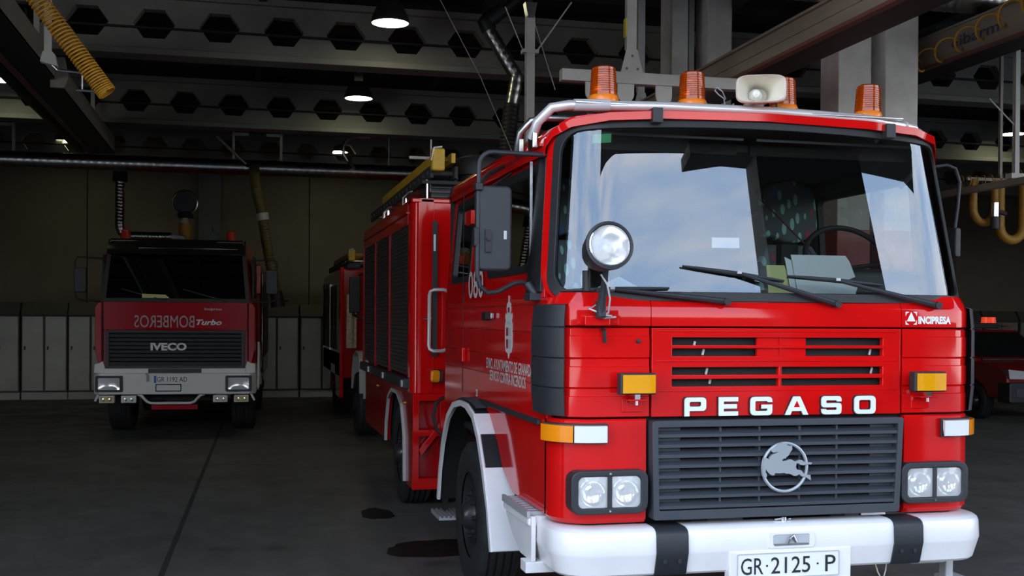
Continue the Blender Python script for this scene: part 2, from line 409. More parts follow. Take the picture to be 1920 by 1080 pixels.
# ceiling: profiled sheet on the beams
mb = MB(); ys = []; z_ = []
prof = []
yy = FY
while yy < BW+0.2:
    prof += [(yy, 6.05), (yy+0.45, 6.05), (yy+0.52, 6.15), (yy+0.97, 6.15)]; yy += 1.04
mb.v = [(xx, a, b) for xx in (-14, 34) for a, b in prof]; n = len(prof)
mb.f = [(i, i+1, n+i+1, n+i) for i in range(n-1)]
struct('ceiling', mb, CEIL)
# castellated roof beams with hexagonal openings
def beam(name, Y, z0, z1, xa, xb, x_hole, pitch=0.80, r=0.205, th=0.16):
    zc = z0 + 0.345
    mb = MB()
    k0 = math.floor((xa - x_hole)/pitch); k1 = math.ceil((xb - x_hole)/pitch)
    for k in range(k0, k1):
        cx = x_hole + k*pitch; x0, x1 = cx-pitch/2, cx+pitch/2
        hexa = [(cx+r*1.22*math.cos(R(a)), zc+r*1.0*math.sin(R(a))) for a in (180, 120, 60, 0, 300, 240)]
        outer = [(x0, zc), (x0, z1), (x1, z1), (x1, zc), (x1, z0), (x0, z0)]
        vs = [(u, Y+d, v) for d in (0, th) for ol in (outer, hexa) for u, v in ol]; fs = []
        for i in range(6):
            j = (i+1) % 6
            fs += [(i, j, 6+j, 6+i), (12+i, 18+i, 18+j, 12+j), (6+i, 6+j, 18+j, 18+i)]
        fs += [(1, 13, 14, 2), (5, 4, 16, 17)]
        mb.add(vs, fs)
    o = struct(name, mb, BEAM)
    fl = MB().box(xa, xb, Y-0.10, Y+th+0.10, z0-0.05, z0+0.03)
    obj('flange', fl, BEAM, o, bevel=0.01)
    obj('flange', MB().box(xa, xb, Y-0.07, Y+th+0.07, z1-0.02, z1+0.06), BEAM, o)
    obj('conduit', MB().tube([(xa, Y-0.045, zc-0.06), (xb, Y-0.045, zc-0.06)], 0.016, 6), DARK, o)
    return o
beam('trim_40', 14.5, 5.09, 5.76, -11.9, 25.9, 0.46, 0.78)
beam('trim_41', 19.3, 5.02, 5.70, -11.9, 25.9, 0.573, 0.775)
beam('trim_42', 24.3, 5.02, 5.70, -11.9, 25.9, 0.5, 0.775)
for i, x in enumerate((-8.5, -5.6, -2.7, 0.2, 3.1, 6.0, 8.9, 11.8, 14.7, 17.6)):
    struct('trim_%d' % (10+i), MB().box(x-0.05, x+0.05, FY, BW, 5.78, 6.02), CEIL)
# concrete columns, red paint to three metres
def column(name, x0, x1, y0, d, painted=True):
    o = struct(name, MB().box(x0, x1, y0, y0+d, 0, 6.05), CONC, bevel=0.015)
    if painted: obj('painted_base', MB().box(x0-0.004, x1+0.004, y0-0.004, y0+d+0.004, 0, 2.93), REDF, o, bevel=0.015)
    return o
column('trim_20', 6.765, 7.197, 12.0, 0.43)
column('trim_21', 7.380, 7.820, 12.0, 0.43)
column('trim_22', 5.15, 5.37, 13.2, 0.40)
column('trim_23', 5.63, 5.96, 13.2, 0.40)
struct('trim_24', MB().box(5.42, 5.49, 13.3, 13.4, 0, 6.0), STEELP)
# ------------------------------------------------------------------ lockers along the back wall
def locker(x0, w, doors, label, dark=False):
    t = thing('locker', label, 'locker', (x0, BW-0.55, 0), group='steel lockers along the back wall')
    obj('carcass', MB().box(0, w-0.02, 0.02, 0.5, 0.16, 1.86), LOCKERD, t)
    top = MB().prism([(-0.02, 1.86), (0.5, 1.86), (0.5, 2.13), (0.16, 2.13)], 'yz', 0, w-0.02)
    obj('sloping_top', top, LOCKERD, t, bevel=0.006)
    obj('plinth', MB().box(0, w-0.015, 0.03, 0.5, 0, 0.16), KICK, t, bevel=0.005)
    dw = (w-0.02)/doors
    for i in range(doors):
        d = obj('door', MB().box(i*dw+0.022, (i+1)*dw-0.022, -0.005, 0.02, 0.2, 1.82), LOCKER, t, bevel=0.005)
        hx = i*dw+0.06
        obj('latch', MB().box(hx, hx+0.035, -0.03, -0.005, 1.13, 1.17).tube([(hx+0.017, -0.03, 1.13), (hx+0.0, -0.035, 1.09), (hx+0.03, -0.035, 1.09), (hx+0.017, -0.03, 1.13)], 0.008, 6), INK, d)
LX = [(-5.72, 'far left grey two-door steel locker, cut off by the photo edge'), (-4.74, 'grey two-door steel locker at far left of the back wall, light catching its doors'),
      (-3.78, 'dull grey two-door steel locker just left of the distant fire engine'), (-2.78, 'grey steel locker half hidden behind the distant fire engine, left one'),
      (-1.80, 'grey steel locker behind the distant fire engine cab, second one'), (-0.82, 'grey steel locker behind the distant fire engine, right one'),
      (0.22, 'grey steel locker seen between the distant and the half-hidden fire engines'), (1.24, 'grey steel locker at the rear corner of the half-hidden fire engine')]
for x, lb in LX: locker(x, 0.96 if x < 0 else 1.0, 2, lb)
for i, x in enumerate((11.4, 12.5, 13.6, 14.7, 15.8)):
    locker(x+4.5, 1.06, 2, 'grey steel locker on the right part of the back wall, %s from the left' % ('first', 'second', 'third', 'fourth', 'fifth')[i])

# ------------------------------------------------------------------ hanging lamps
def lamp(x, y, z, label):
    t = thing('hanging_lamp', label, 'lamp', (x, y, z), group='round high-bay lamps under the roof')
    obj('lamp_shade', MB().lathe([(0.225, 0.0), (0.232, 0.02), (0.21, 0.10), (0.15, 0.22), (0.10, 0.27), (0.09, 0.27), (0.14, 0.21), (0.20, 0.09), (0.222, 0.0)], (0, 0, 0), (0, 0, 1), 28), DARK, t)
    obj('diffuser', MB().lathe([(0.0, 0.012), (0.12, 0.006), (0.222, 0.004)], (0, 0, 0), (0, 0, 1), 28), LAMPLIT, t)
    obj('ballast', MB().cyl((0, 0, 0.27), (0, 0, 0.40), 0.07, n=14), DARK, t)
    obj('rod', MB().cyl((0, 0, 0.40), (0, 0, 6.16-z), 0.012, n=6), STEELP, t)
lamp(1.69, 13.6, 5.4, 'largest round lit lamp hanging at the top of the photo')
lamp(1.78, 18.4, 5.4, 'round lit lamp below and behind the largest one')
lamp(-3.65, 24.5, 5.4, 'small lit lamp partly behind the left diagonal exhaust rail')
lamp(1.92, 24.5, 5.4, 'small lit lamp crossed by a curved pipe above the long duct')
lamp(14.15, 18.6, 5.4, 'lit lamp at the right edge of the photo by a thin pole')
lamp(-3.66, 18.4, 5.4, 'lit lamp cut off by the left edge of the photo')

# ------------------------------------------------------------------ ducts and pipes
def ribbed(pts, r, pitch=0.09, amp=0.006, n=18):
    # spiral-seamed duct: many short rings along a polyline
    P = [Vector(p) for p in pts]; out = []; rad = []
    for a, b in zip(P[:-1], P[1:]):
        L = (b-a).length; k = max(2, int(L/pitch)*3)
        for i in range(k): out.append(a.lerp(b, i/k)); rad.append(r + (amp if i % 3 == 0 else 0))
    out.append(P[-1]); rad.append(r)
    return MB().tube(out, rad, n)
def bend(a, b, c, r, n=6):
    A, B, C = Vector(a), Vector(b), Vector(c); d1 = (A-B).normalized(); d2 = (C-B).normalized()
    p, q = B+d1*r, B+d2*r
    return [tuple(p.lerp(B, t).lerp(B.lerp(q, t), t)) for t in lin(0, 1, n)]
t = thing('exhaust_duct', 'long horizontal ribbed steel duct running across the hall above the distant fire engine', 'duct', (0, 21, 0))
obj('duct_pipe', ribbed([(-9.5, 0, 4.55), (4.2, 0, 4.55), (11.5, 0, 4.55)], 0.135, 0.13, 0.008, 20), GALV, t)
for x in (0.25, 0.5, 2.25, -3.2): obj('duct_collar', MB().cyl((x-0.04, 0, 4.55), (x+0.04, 0, 4.55), 0.150, n=20), GALV, t)
for x in (-6, -2.6, 2.6, 6.4): obj('hanger_rod', MB().cyl((x, 0, 4.66), (x, 0, 6.05), 0.010, n=6), STEELP, t)
def pipe(name, label, pts, r, m=GALV, pitch=0.08, cat='duct'):
    return tag(obj(name, ribbed(pts, r, pitch, 0.005, 14), m), label, cat)
# elbow duct beside the distant truck, ending at the roof vent
t = thing('elbow_duct', 'bent shiny flexible duct dropping behind the roof of the distant fire engine', 'duct', (0, 23, 0))
obj('duct_pipe', ribbed([(-2.37, 0, 4.45)] + bend((-2.37, 0, 4.4), (-2.37, 0, 3.40), (-1.4, 0, 3.40), 0.22) + [(-1.40, 0, 3.40)], 0.085, 0.06, 0.007, 14), GALV, t)
obj('duct_collar', MB().cyl((-2.37, 0, 4.45), (-2.37, 0, 4.72), 0.14, n=16), DARK, t)
obj('duct_nozzle', MB().cyl((-1.42, 0, 3.40), (-1.15, 0, 3.36), 0.085, 0.06, 14), STEELP, t)
t = thing('extractor_fan', 'dark round wall fan above an amber duct end behind the distant fire engine', 'fan', (-1.17, 23.3, 0))
obj('fan_housing', MB().cyl((0, -0.12, 4.10), (0, 0.15, 4.10), 0.20, n=22), BLACKP, t)
obj('fan_ring', MB().tube([(0.235*math.cos(R(a)), -0.06, 4.10+0.235*math.sin(R(a))) for a in range(0, 360, 15)], 0.025, 8, closed=True), GALV, t)
obj('fan_neck', MB().cyl((0, 0, 3.92), (0, 0, 3.80), 0.16, 0.13, 16), DARK, t)
obj('fan_cone', MB().cyl((0, 0, 3.80), (0, 0, 3.70), 0.06, 0.10, 16), CREAM, t)
obj('amber_sleeve', MB().cyl((0, 0, 3.70), (0, 0, 2.95), 0.125, n=18), HOSE, t)
obj('fan_stay', MB().cyl((0, 0.1, 4.1), (0, 3.4, 4.1), 0.03, n=8), DARK, t)
# dark yellow hose hanging from the duct with a nozzle at its end
t = thing('exhaust_hose', 'dark hose hanging from the long duct right of the distant fire engine', 'hose', (0.05, 19.75, 0))
obj('hose_tube', ribbed([(0.10, 1.2, 4.55), (0.11, 0.3, 4.25), (0.13, 0.05, 4.0), (0.235, 0, 3.55), (0.29, 0, 3.2), (0.35, 0, 2.85), (0.43, 0, 2.45), (0.47, 0, 2.25)], 0.085, 0.05, 0.008, 12), HOSED, t)
obj('hose_clamp', MB().cyl((0.226, 0, 3.62), (0.245, 0, 3.50), 0.105, n=16), STEELP, t)
obj('hose_nozzle', MB().cyl((0.47, 0, 2.28), (0.50, 0, 2.02), 0.10, 0.12, 16).cyl((0.5, 0, 2.15), (0.68, 0, 2.13), 0.025, n=8), BLACKP, t)
# bent riser by the beacon lights
t = thing('bent_duct', 'kinked shiny duct high up, left of the thin white pole', 'duct', (0, 14.0, 0))
obj('duct_pipe', ribbed([(2.98, 0, 5.52), (3.36, 0, 4.93), (3.34, 0, 4.80), (3.30, 0, 4.58)], 0.085, 0.09, 0.006, 14), GALV, t)
obj('duct_tail', ribbed([(3.30, 0, 4.58), (3.26, 0, 4.2), (3.20, 0, 3.4)], 0.10, 0.05, 0.008, 12), RUBBER, t)
obj('duct_head', ribbed([(3.45, 0, 6.02), (2.95, 0, 5.60), (3.0, 0, 5.5)], 0.10, 0.06, 0.006, 12), RUBBER, t)
tag(obj('curved_pipe', MB().tube([(2.2, 20.6, 5.12), (1.95, 20.6, 5.12), (1.78, 20.6, 5.07), (1.72, 20.6, 4.95), (1.73, 20.6, 4.80), (1.80, 20.6, 4.70), (1.90, 20.75, 4.62), (1.95, 20.92, 4.58)], 0.028, 10), GALV), 'thin curved pipe entering the long duct in front of a small lamp', 'pipe')
tag(obj('straight_pipe', MB().tube([(-0.50, 20.6, 5.04), (0.0, 20.7, 4.58), (0.04, 20.92, 4.55)], 0.028, 10), GALV), 'short slanting pipe entering the long duct by the pale angle brackets', 'pipe')
# pale bracket frames carrying the duct
def bracket(x0, x1, label):
    t = thing('duct_bracket', label, 'bracket', (0, 20.7, 0))
    for x in (x0, x1): obj('post', MB().box(x-0.022, x+0.022, -0.02, 0.02, 4.66, 5.14), STEELP, t)
    obj('crossbar', MB().box(x0, x0+0.26, -0.02, 0.02, 5.08, 5.13), STEELP, t)
    obj('crossbar', MB().box(x1-0.26, x1, -0.02, 0.02, 5.08, 5.13), STEELP, t)
    obj('top_rail', MB().box(x0, x1, 0.03, 0.09, 5.13, 5.17), DARK, t)
    obj('hanger', MB().box((x0+x1)/2-0.02, (x0+x1)/2+0.02, 0.04, 0.08, 5.15, 6.05), DARK, t)
bracket(-0.21, 0.62, 'pale steel frame over the long duct, above the distant fire engine')
bracket(-4.9, -3.86, 'pale steel frame over the long duct at the left photo edge')
t = thing('roof_duct', 'large ribbed duct with yellow glints at the top right corner', 'duct', (0, 11.6, 0))
obj('duct_pipe', ribbed([(3.6, 0, 5.62), (9.8, 0, 5.62)], 0.17, 0.11, 0.007, 22), GALV, t)
for x in (5.0, 8.2): obj('hanger_rod', MB().cyl((x, 0, 5.75), (x, 0, 6.05), 0.01, n=6), STEELP, t)

# ------------------------------------------------------------------ exhaust rails running along the hall
def rail(name, label, xa, xb, za, zb, y0, y1):
    t = thing(name, label, 'rail', (0, 0, 0))
    obj('rail_side', MB().box(xa, xa+0.02, y0, y1, za, zb), RAIL, t, bevel=0.004)
    obj('rail_lip', MB().box(xa-0.03, xa+0.02, y0, y1, zb-0.02, zb), RAIL, t)
    obj('rail_lip', MB().box(xa-0.012, xa+0.02, y0, y1, za+0.10, za+0.115), RAIL, t)
    obj('rail_foot', MB().box(xa-0.02, xa+0.05, y0, y1, za-0.03, za), mat('rust_red_edge', (0.17, 0.07, 0.055), 0.6), t)
    obj('rail_underside', MB().box(xa+0.05, xb, y0, y1, za-0.01, za+0.03), RUBBER, t)
    obj('rail_top', MB().box(xa, xb, y0, y1, zb, zb+0.02), RAIL, t)
    obj('rail_side', MB().box(xb-0.02, xb, y0, y1, za, zb), RAIL, t)
    return t
r1 = rail('exhaust_rail', 'wide steel rail running overhead from the top right, over the orange beacons', 4.40, 4.80, 4.10, 4.34, 5.2, 15.6)
def hanger(x, y, z0, label, w=0.09):
    t = thing('rail_hanger', label, 'hanger', (x, y, 0))
    obj('pole', MB().box(-w/2, w/2, -0.03, 0.03, z0+0.2, 6.06), STEELP, t, bevel=0.004)
    obj('gusset_plate', MB().prism([(-0.10, z0), (0.10, z0), (0.05, z0+0.20), (-0.05, z0+0.20)], 'xz', -0.04, -0.03), STEELP, t)
    for q in ((-0.05, 0.03), (0.05, 0.03), (0, 0.14)): obj('bolt', MB().cyl((q[0], -0.05, z0+q[1]), (q[0], -0.04, z0+q[1]), 0.012, n=8), CHROME, t)
    return t
t = hanger(3.256, 9.32, 3.99, 'white pole with a triangular plate above the leftmost orange beacons')
obj('crossbar', MB().box(-0.63, 1.15, -0.05, 0.05, 3.89, 3.99), STEELP, t, bevel=0.004)
for dx in (-0.05, 0.30, -0.34):
    obj('hook_plate', MB().prism(arc(dx, 3.80, 0.075, 180, 360, 9)+[(dx+0.075, 3.89), (dx-0.075, 3.89)], 'xz', -0.03, -0.01), STEELP, t)
obj('warning_strip', MB().box(-0.056, -0.046, -0.031, 0.031, 4.30, 4.46), mat('yellow_tape', (0.7, 0.62, 0.05), 0.5), t)
hanger(4.6, 6.3, 4.36, 'pole holding the near end of the wide overhead rail')
hanger(4.6, 12.8, 4.36, 'pole holding the far end of the wide overhead rail')
r2 = rail('exhaust_rail', 'second overhead rail at the top right corner with blurred blue lettering', 8.28, 8.78, 5.03, 5.40, 7.2, 14.2)
lettering('blue_lettering', 'eibarm', mat('blue_ink', (0.055, 0.065, 0.13), 0.6), r2, Matrix(((0, -1, 0, 8.262), (-1, 0, 0, 12.0), (0, 0, 1, 5.13), (0, 0, 0, 1))), 0.88, 0.13, 0.01)
hanger(8.50, 10.9, 5.41, 'white hanger at the top right corner behind a yellow coil', 0.12)
hanger(8.50, 13.6, 5.41, 'pole holding the far end of the second overhead rail', 0.12)
r3 = rail('exhaust_rail', 'dark overhead rail slanting down from the top left corner', -2.55, -2.17, 4.60, 4.86, 8.0, 20.2)
obj('end_bracket', MB().prism([(-2.22, 4.50), (-2.06, 4.50), (-2.02, 4.62), (-2.06, 4.86), (-2.22, 4.86)], 'xz', 14.0, 14.06), RAIL, r3, bevel=0.01)
for y in (9.5, 14.03, 19.0): obj('drop_rod', MB().box(-2.40, -2.34, y-0.02, y+0.02, 4.88, 6.05), STEELP, r3)
t = thing('exhaust_pipe_bundle', 'dark pipe beside the left overhead rail, seen from below', 'pipe', (0, 0, 0))
obj('pipe', MB().cyl((-2.75, 7.5, 4.72), (-2.75, 20.5, 4.72), 0.10, n=14), RUBBER, t)
for y in (10, 15.5, 19.5): obj('drop_rod', MB().cyl((-2.75, y, 4.8), (-2.75, y, 6.03), 0.012, n=6), STEELP, t)
# thin pole with guy wires, left of the beacons
t = thing('support_pole', 'thin pale pole with two slanting wires, left of the orange beacons', 'pole', (2.70, 10.7, 0))
obj('pole', MB().box(-0.042, 0.042, -0.04, 0.04, 3.3, 4.80), STEELP, t, bevel=0.004)
obj('pole_head', MB().prism([(-0.03, 4.78), (0.03, 4.78), (0.06, 4.93), (-0.06, 4.93)], 'xz', -0.05, 0.05), GALV, t)
obj('pole', MB().box(-0.02, 0.02, -0.02, 0.02, 4.9, 6.05), DARK, t)
obj('collar', MB().box(-0.08, 0.08, -0.05, 0.05, 4.44, 4.475), STEELP, t)
obj('guy_wire', MB().tube([(0.07, 0, 4.47), (0.42, 0, 4.97)], 0.008, 6), STEELP, t)
obj('guy_wire', MB().tube([(-0.07, 0, 4.47), (-0.25, 0, 4.88)], 0.006, 6), STEELP, t)
obj('guy_wire', MB().tube([(0.04, 0, 4.76), (0.26, 0, 4.1)], 0.005, 6), STEELP, t)
obj('foot_rail', MB().box(-0.04, 0.04, -1.2, 3.4, 3.26, 3.32), STEELP, t)
tag(obj('slack_wire', MB().tube([(1.9, 12.5, 5.8), (2.6, 12.6, 4.6), (3.05, 12.6, 3.6), (3.3, 12.6, 3.2)], 0.005, 5), STEELP), 'thin slack wire hanging diagonally left of the kinked duct', 'wire')
# cross pole at right with strut
t = thing('support_pole', 'thin pale pole near the right edge with a slanting rod beside the lit lamp', 'pole', (9.17, 12.0, 0))
obj('pole', MB().box(-0.03, 0.03, -0.03, 0.03, 3.62, 5.9), STEELP, t)
obj('foot_plate', MB().box(-0.10, 0.10, -0.06, 0.06, 3.60, 3.66), STEELP, t)
obj('strut', MB().tube([(-0.02, 0, 4.25), (-0.38, 0, 4.56)], 0.010, 6), STEELP, t)
obj('foot_rail', MB().box(-0.05, 0.05, -0.5, 3.0, 3.52, 3.60), RAIL, t)

# ------------------------------------------------------------------ coiled yellow hoses
def coil(p0, p1, r, turns, wire, sag=0.0, tight=None, n=14):
    A, B = Vector(p0), Vector(p1); d = (B-A).normalized()
    up = Vector((0, 0, 1)); s = d.cross(up).normalized(); u = s.cross(d); pts = []
    N = int(turns*n)
    for i in range(N+1):
        t = i/N; a = 2*math.pi*turns*t
        tt = t if tight is None else tight(t)
        pts.append(A.lerp(B, tt) + Vector((0, 0, -sag*4*tt*(1-tt))) + s*(r*math.cos(a)) + u*(r*math.sin(a)))
    return MB().tube(pts, wire, 6)
tag(obj('coiled_hose', coil((-1.72, 9.0, 4.48), (-1.02, 9.0, 3.53), 0.068, 44, 0.0075, tight=lambda t: 1-(1-t)**1.25), HOSE), 'tightly coiled ochre air hose at the top left corner', 'hose')
tag(obj('coiled_hose', coil((8.18, 13.2, 5.03), (8.18, 9.9, 5.39), 0.115, 8.5, 0.0135, 0.04), HOSE), 'loosely coiled yellow air hose at the top right corner', 'hose')
tag(obj('coiled_hose', coil((5.35, 11.6, 3.72), (6.15, 11.8, 3.95), 0.075, 8, 0.008, 0.02).tube([(6.15, 11.8, 3.88), (6.5, 11.95, 3.92), (6.775, 12.1, 3.98)], 0.008, 6), HOSE), 'short yellow coil between the right beacons in front of a column', 'hose')
tag(obj('coiled_hose', coil((9.1, 13.0, 3.68), (10.3, 13.0, 3.88), 0.075, 11, 0.008, 0.05), HOSE_DIM), 'yellow coiled hose at the right edge above the hanging hose loop', 'hose')
t = thing('exhaust_hose', 'thick yellow hose hanging in loops at the right edge', 'hose', (0, 13.0, 0))
def loop(x0, x1, zt, zb): return [(x0, 0, zt)] + [((x0+x1)/2-(x1-x0)/2*math.cos(R(a)), 0, zb+0.2-0.2*math.sin(R(a))) for a in range(0, 181, 15)] + [(x1, 0, zt)]
obj('hose_tube', ribbed(loop(9.70, 10.06, 3.7, 2.93), 0.06, 0.05, 0.005, 12), HOSE_DIM, t)
obj('hose_tube', ribbed(loop(9.30, 9.62, 3.72, 3.15), 0.05, 0.05, 0.005, 12), HOSE_DIM, t)
obj('hose_nozzle', MB().cyl((9.52, -0.15, 3.40), (9.52, -0.15, 3.22), 0.055, n=16), CHROME, t)
obj('hose_nozzle', MB().cyl((9.52, -0.15, 3.22), (9.52, -0.15, 3.06), 0.062, n=16).cyl((9.52, -0.15, 3.3), (9.68, -0.15, 3.26), 0.03, n=8), BLACKP, t)
obj('hose_hanger', MB().box(9.2, 10.2, -0.02, 0.02, 3.70, 3.74), RAIL, t)
obj('hose_hanger', MB().box(9.68, 9.72, -0.02, 0.02, 3.72, 6.05), RAIL, t)
# small air fittings beside the left coil
t = thing('air_fitting', 'small steel rods and a bracket beside the tight ochre coil, top left', 'fitting', (0, 10.5, 0))
obj('pole', MB().box(-1.71, -1.65, -0.02, 0.02, 4.14, 6.05), STEELP, t)
obj('foot', MB().prism([(-1.74, 4.05), (-1.60, 4.02), (-1.62, 4.12), (-1.66, 4.16), (-1.72, 4.14)], 'xz', -0.04, 0.04), STEELP, t)
obj('rod', MB().cyl((-1.60, 0, 3.99), (-1.36, 0, 3.975), 0.012, n=8).cyl((-1.60, 0, 3.99), (-1.66, 0, 4.05), 0.01, n=8), ALU, t)
obj('rod', MB().cyl((-1.45, 0, 3.825), (-1.20, 0, 3.82), 0.012, n=8).cyl((-1.40, 0, 3.83), (-1.40, 0, 3.98), 0.008, n=6), ALU, t)
# oil-damp patches on the floor: flat stains
def patch(name, x, y, rx, ry, label, seed):
    rnd = random.Random(seed); pts = []
    for k in range(26):
        a = 2*math.pi*k/26; q = 1+0.25*(rnd.random()-0.5); pts.append((x+rx*q*math.cos(a), y+ry*q*math.sin(a)))
    tag(obj(name, MB().prism(pts, 'xy', 0.0005, 0.002), OIL, flat=True), label, 'stain')
patch('damp_stain', 1.55, 8.9, 0.45, 0.35, 'dark damp stain on the floor behind the near front wheel', 2)
patch('damp_stain', 1.22, 10.6, 0.16, 0.3, 'small dark stain on the floor beside the rear wheel', 4)
# floor expansion joints
struct('trim_30', MB().box(-0.02, 0.02, 0.5, 26, 0.0, 0.003).xf(T((-0.72, 0, 0)) @ RZ(-1.0)), mat('joint_filler', (0.02, 0.02, 0.02), 0.8))

# ================================================================== THE NEAR FIRE ENGINE
FE = thing('fire_engine', 'large red fire engine at right with white bumper and orange roof beacons', 'fire engine', (2.75, 5.46, 0))
AX, AR = 1.02, 0.20
def LP(s, z, off=0.0):
    a = abs(s); sg = 1 if s >= 0 else -1; La = AR*math.pi/2
    if a <= AX: x, y, nx, ny = a, 0.0, 0.0, -1.0
    elif a <= AX+La:
        th = (a-AX)/AR; x, y, nx, ny = AX+AR*math.sin(th), AR-AR*math.cos(th), math.sin(th), -math.cos(th)
    else: x, y, nx, ny = AX+AR, AR+(a-AX-La), 1.0, 0.0
    return (sg*(x+nx*off), y+ny*off, z)
def LPf(prof):
    # v is an index into a list of (z, extra offset)
    return lambda u, v, off: LP(u, prof[int(v)][0], prof[int(v)][1]+off)
def sgrid(a, b, extra=()):
    pts = {round(a, 4), round(b, 4)}
    for q in lin(AX, AX+AR*math.pi/2, 9):
        for g in (1, -1):
            if a < g*q < b: pts.add(round(g*q, 4))
    for q in extra:
        if a < q < b: pts.add(q)
    return sorted(pts)
def curved_panel(name, s0, s1, prof, m, th=0.03, bevel=0.0, parent=FE):
    us = sgrid(s0, s1)
    return obj(name, MB().grid(LPf(prof), us, list(range(len(prof))), th), m, parent, bevel=bevel, ang=28)
def bands(zs):
    p = []
    for a, b in zip(zs[:-1], zs[1:]):
        p += [(a, -0.012), (a+0.005, 0.0), (b-0.045, 0.0), (b-0.041, -0.0045), (b-0.006, -0.0045), (b, -0.012)]
    return p
# dark structure behind the panels
obj('cab_front_frame', MB().grid(lambda u, v, off: LP(u, v, -0.055+off), sgrid(-1.334, 1.334), [0.84, 1.93], 0.02), DARK, FE)
curved_panel('front_panel', -1.30, -0.728, bands([1.347, 1.497, 1.649, 1.806]), RED)
curved_panel('front_panel', 0.728, 1.30, bands([1.347, 1.497, 1.649, 1.806]), RED)
cowl = [(1.812, -0.012), (1.817, 0.0), (1.905, 0.0), (1.922, -0.006), (1.965, -0.028), (1.985, -0.04)]
curved_panel('cowl_panel', -0.718, 0.718, cowl, RED)
curved_panel('cowl_panel', -1.40, -0.722, cowl, RED)
curved_panel('cowl_panel', 0.722, 1.40, cowl, RED)
low = [(0.80, -0.05), (0.805, -0.02), (0.83, 0.0), (1.33, 0.0), (1.338, -0.008)]
curved_panel('lower_corner', -1.36, -0.742, low, RED, 0.035)
curved_panel('lower_corner', 0.742, 1.36, low, RED, 0.035)
# middle flap with four ventilation slots
xs_ = [-0.715, -0.604, -0.124, 0.005-0.008, 0.005+0.008, 0.157, 0.608, 0.715]
zs_ = [1.347, 1.503, 1.541, 1.563, 1.602, 1.660, 1.700, 1.717, 1.757, 1.806]
holes = [(-0.604, -0.003, 1.503, 1.541), (0.013, 0.608, 1.503, 1.541), (-0.604, -0.003, 1.563, 1.602), (0.013, 0.608, 1.563, 1.602)]
holes += [(-0.604, 0.608, 1.660, 1.700), (-0.604, 0.608, 1.717, 1.757)]
obj('ventilation_flap', MB().cells(lambda u, v, off: (u, -0.002-off, v), xs_, zs_, holes, 0.035), RED, FE, bevel=0.004)
obj('slot_blank', MB().box(-0.124, 0.157, 0.012, 0.03, 1.655, 1.76), RED, FE)
obj('slot_rib', MB().box(0.001, 0.009, 0.001, 0.02, 1.66, 1.757), RED, FE)
for z in (1.635, 1.48, 1.79): obj('swage_line', MB().box(-0.69, 0.69, -0.006, 0.0, z-0.003, z+0.003), RED, FE, bevel=0.0025)
# hints of machinery behind the slots
for x, z in ((-0.47, 1.72), (-0.42, 1.68), (-0.40, 1.58), (-0.38, 1.53), (0.55, 1.68), (0.56, 1.58)):
    obj('hose_union', MB().cyl((x, 0.040, z-0.016), (x+0.008, 0.040, z+0.016), 0.007, n=8), TREAD, FE)
# lettering on the flap
def glyph(ch, x0, x1, z0, z1, e=0.0, y0=-0.022, y1=-0.002):
    x0, x1, z0, z1 = x0-e, x1+e, z0-e, z1+e; w, t = 0.027+2*e, 0.0225+2*e; zm = (z0+z1)/2; xm = (x0+x1)/2; Rr, r = 0.016, 0.006; mb = MB()
    if ch == 'O':
        ringplate(mb, rrect(x0, x1, z0, z1, 0.024), rrect(x0+w, x1-w, z0+t, z1-t, 0.010), lambda u, v, off: (u, y0-off, v), y1-y0)
    if ch == 'P':
        zb = zm-0.016-t/2+0.006
        ringplate(mb, rrect(x0, x1, zb, z1, 0.018), rrect(x0+w, x1-w, zb+t, z1-t, 0.008), lambda u, v, off: (u, y0-off, v), y1-y0)
        mb.box(x0, x0+w, y0+0.0005, y1, z0, zb+0.02)
    P = None
    if ch == 'E': P = [(x0,z0,0.003),(x1,z0,0.003),(x1,z0+t,0),(x0+w,z0+t,0),(x0+w,zm-t/2,0),(x1-0.007,zm-t/2,0),(x1-0.007,zm+t/2,0),(x0+w,zm+t/2,0),(x0+w,z1-t,0),(x1,z1-t,0),(x1,z1,0.003),(x0,z1,0.003)]
    if ch == 'G': P = [(x0,z0,0.024),(x1,z0,0.024),(x1,zm+0.007,0),(xm,zm+0.007,0),(xm,zm+0.007-t*0.9,0),(x1-w,zm+0.007-t*0.9,0),(x1-w,z0+t,r),(x0+w,z0+t,r),(x0+w,z1-t,r),(x1-w,z1-t,r),(x1-w,z1-t-0.006,0),(x1,z1-t-0.006,0),(x1,z1,0.022),(x0,z1,0.024)]
    if ch == 'S': P = [(x0,z0,0.02),(x1,z0,0.02),(x1,zm+t/2,0.016),(x0+w,zm+t/2,r),(x0+w,z1-t,r),(x1-w,z1-t,r),(x1-w,z1-t-0.006,0),(x1,z1-t-0.006,0),(x1,z1,0.02),(x0,z1,0.02),(x0,zm-t/2,0.016),(x1-w,zm-t/2,r),(x1-w,z0+t,r),(x0+w,z0+t,r),(x0+w,z0+t+0.006,0),(x0,z0+t+0.006,0)]
    if P: mb.prism(rpoly(P), 'xz', y0, y1)
    if ch == 'A':
        s = w*1.12
        mb.prism([(x0, z0), (x0+s, z0), (x0+s+0.009, z0+0.020), (x1-s-0.009, z0+0.020), (x1-s, z0), (x1, z0), (xm+0.019+e, z1), (xm-0.019-e, z1)], 'xz', y0, y1)
        if not e: obj('letter_counter', MB().prism([(x0+s+0.019, z0+0.041), (x1-s-0.019, z0+0.041), (xm, z1-0.022)], 'xz', y0-0.0006, y0-0.0001), RED, FE, flat=True)
    return mb
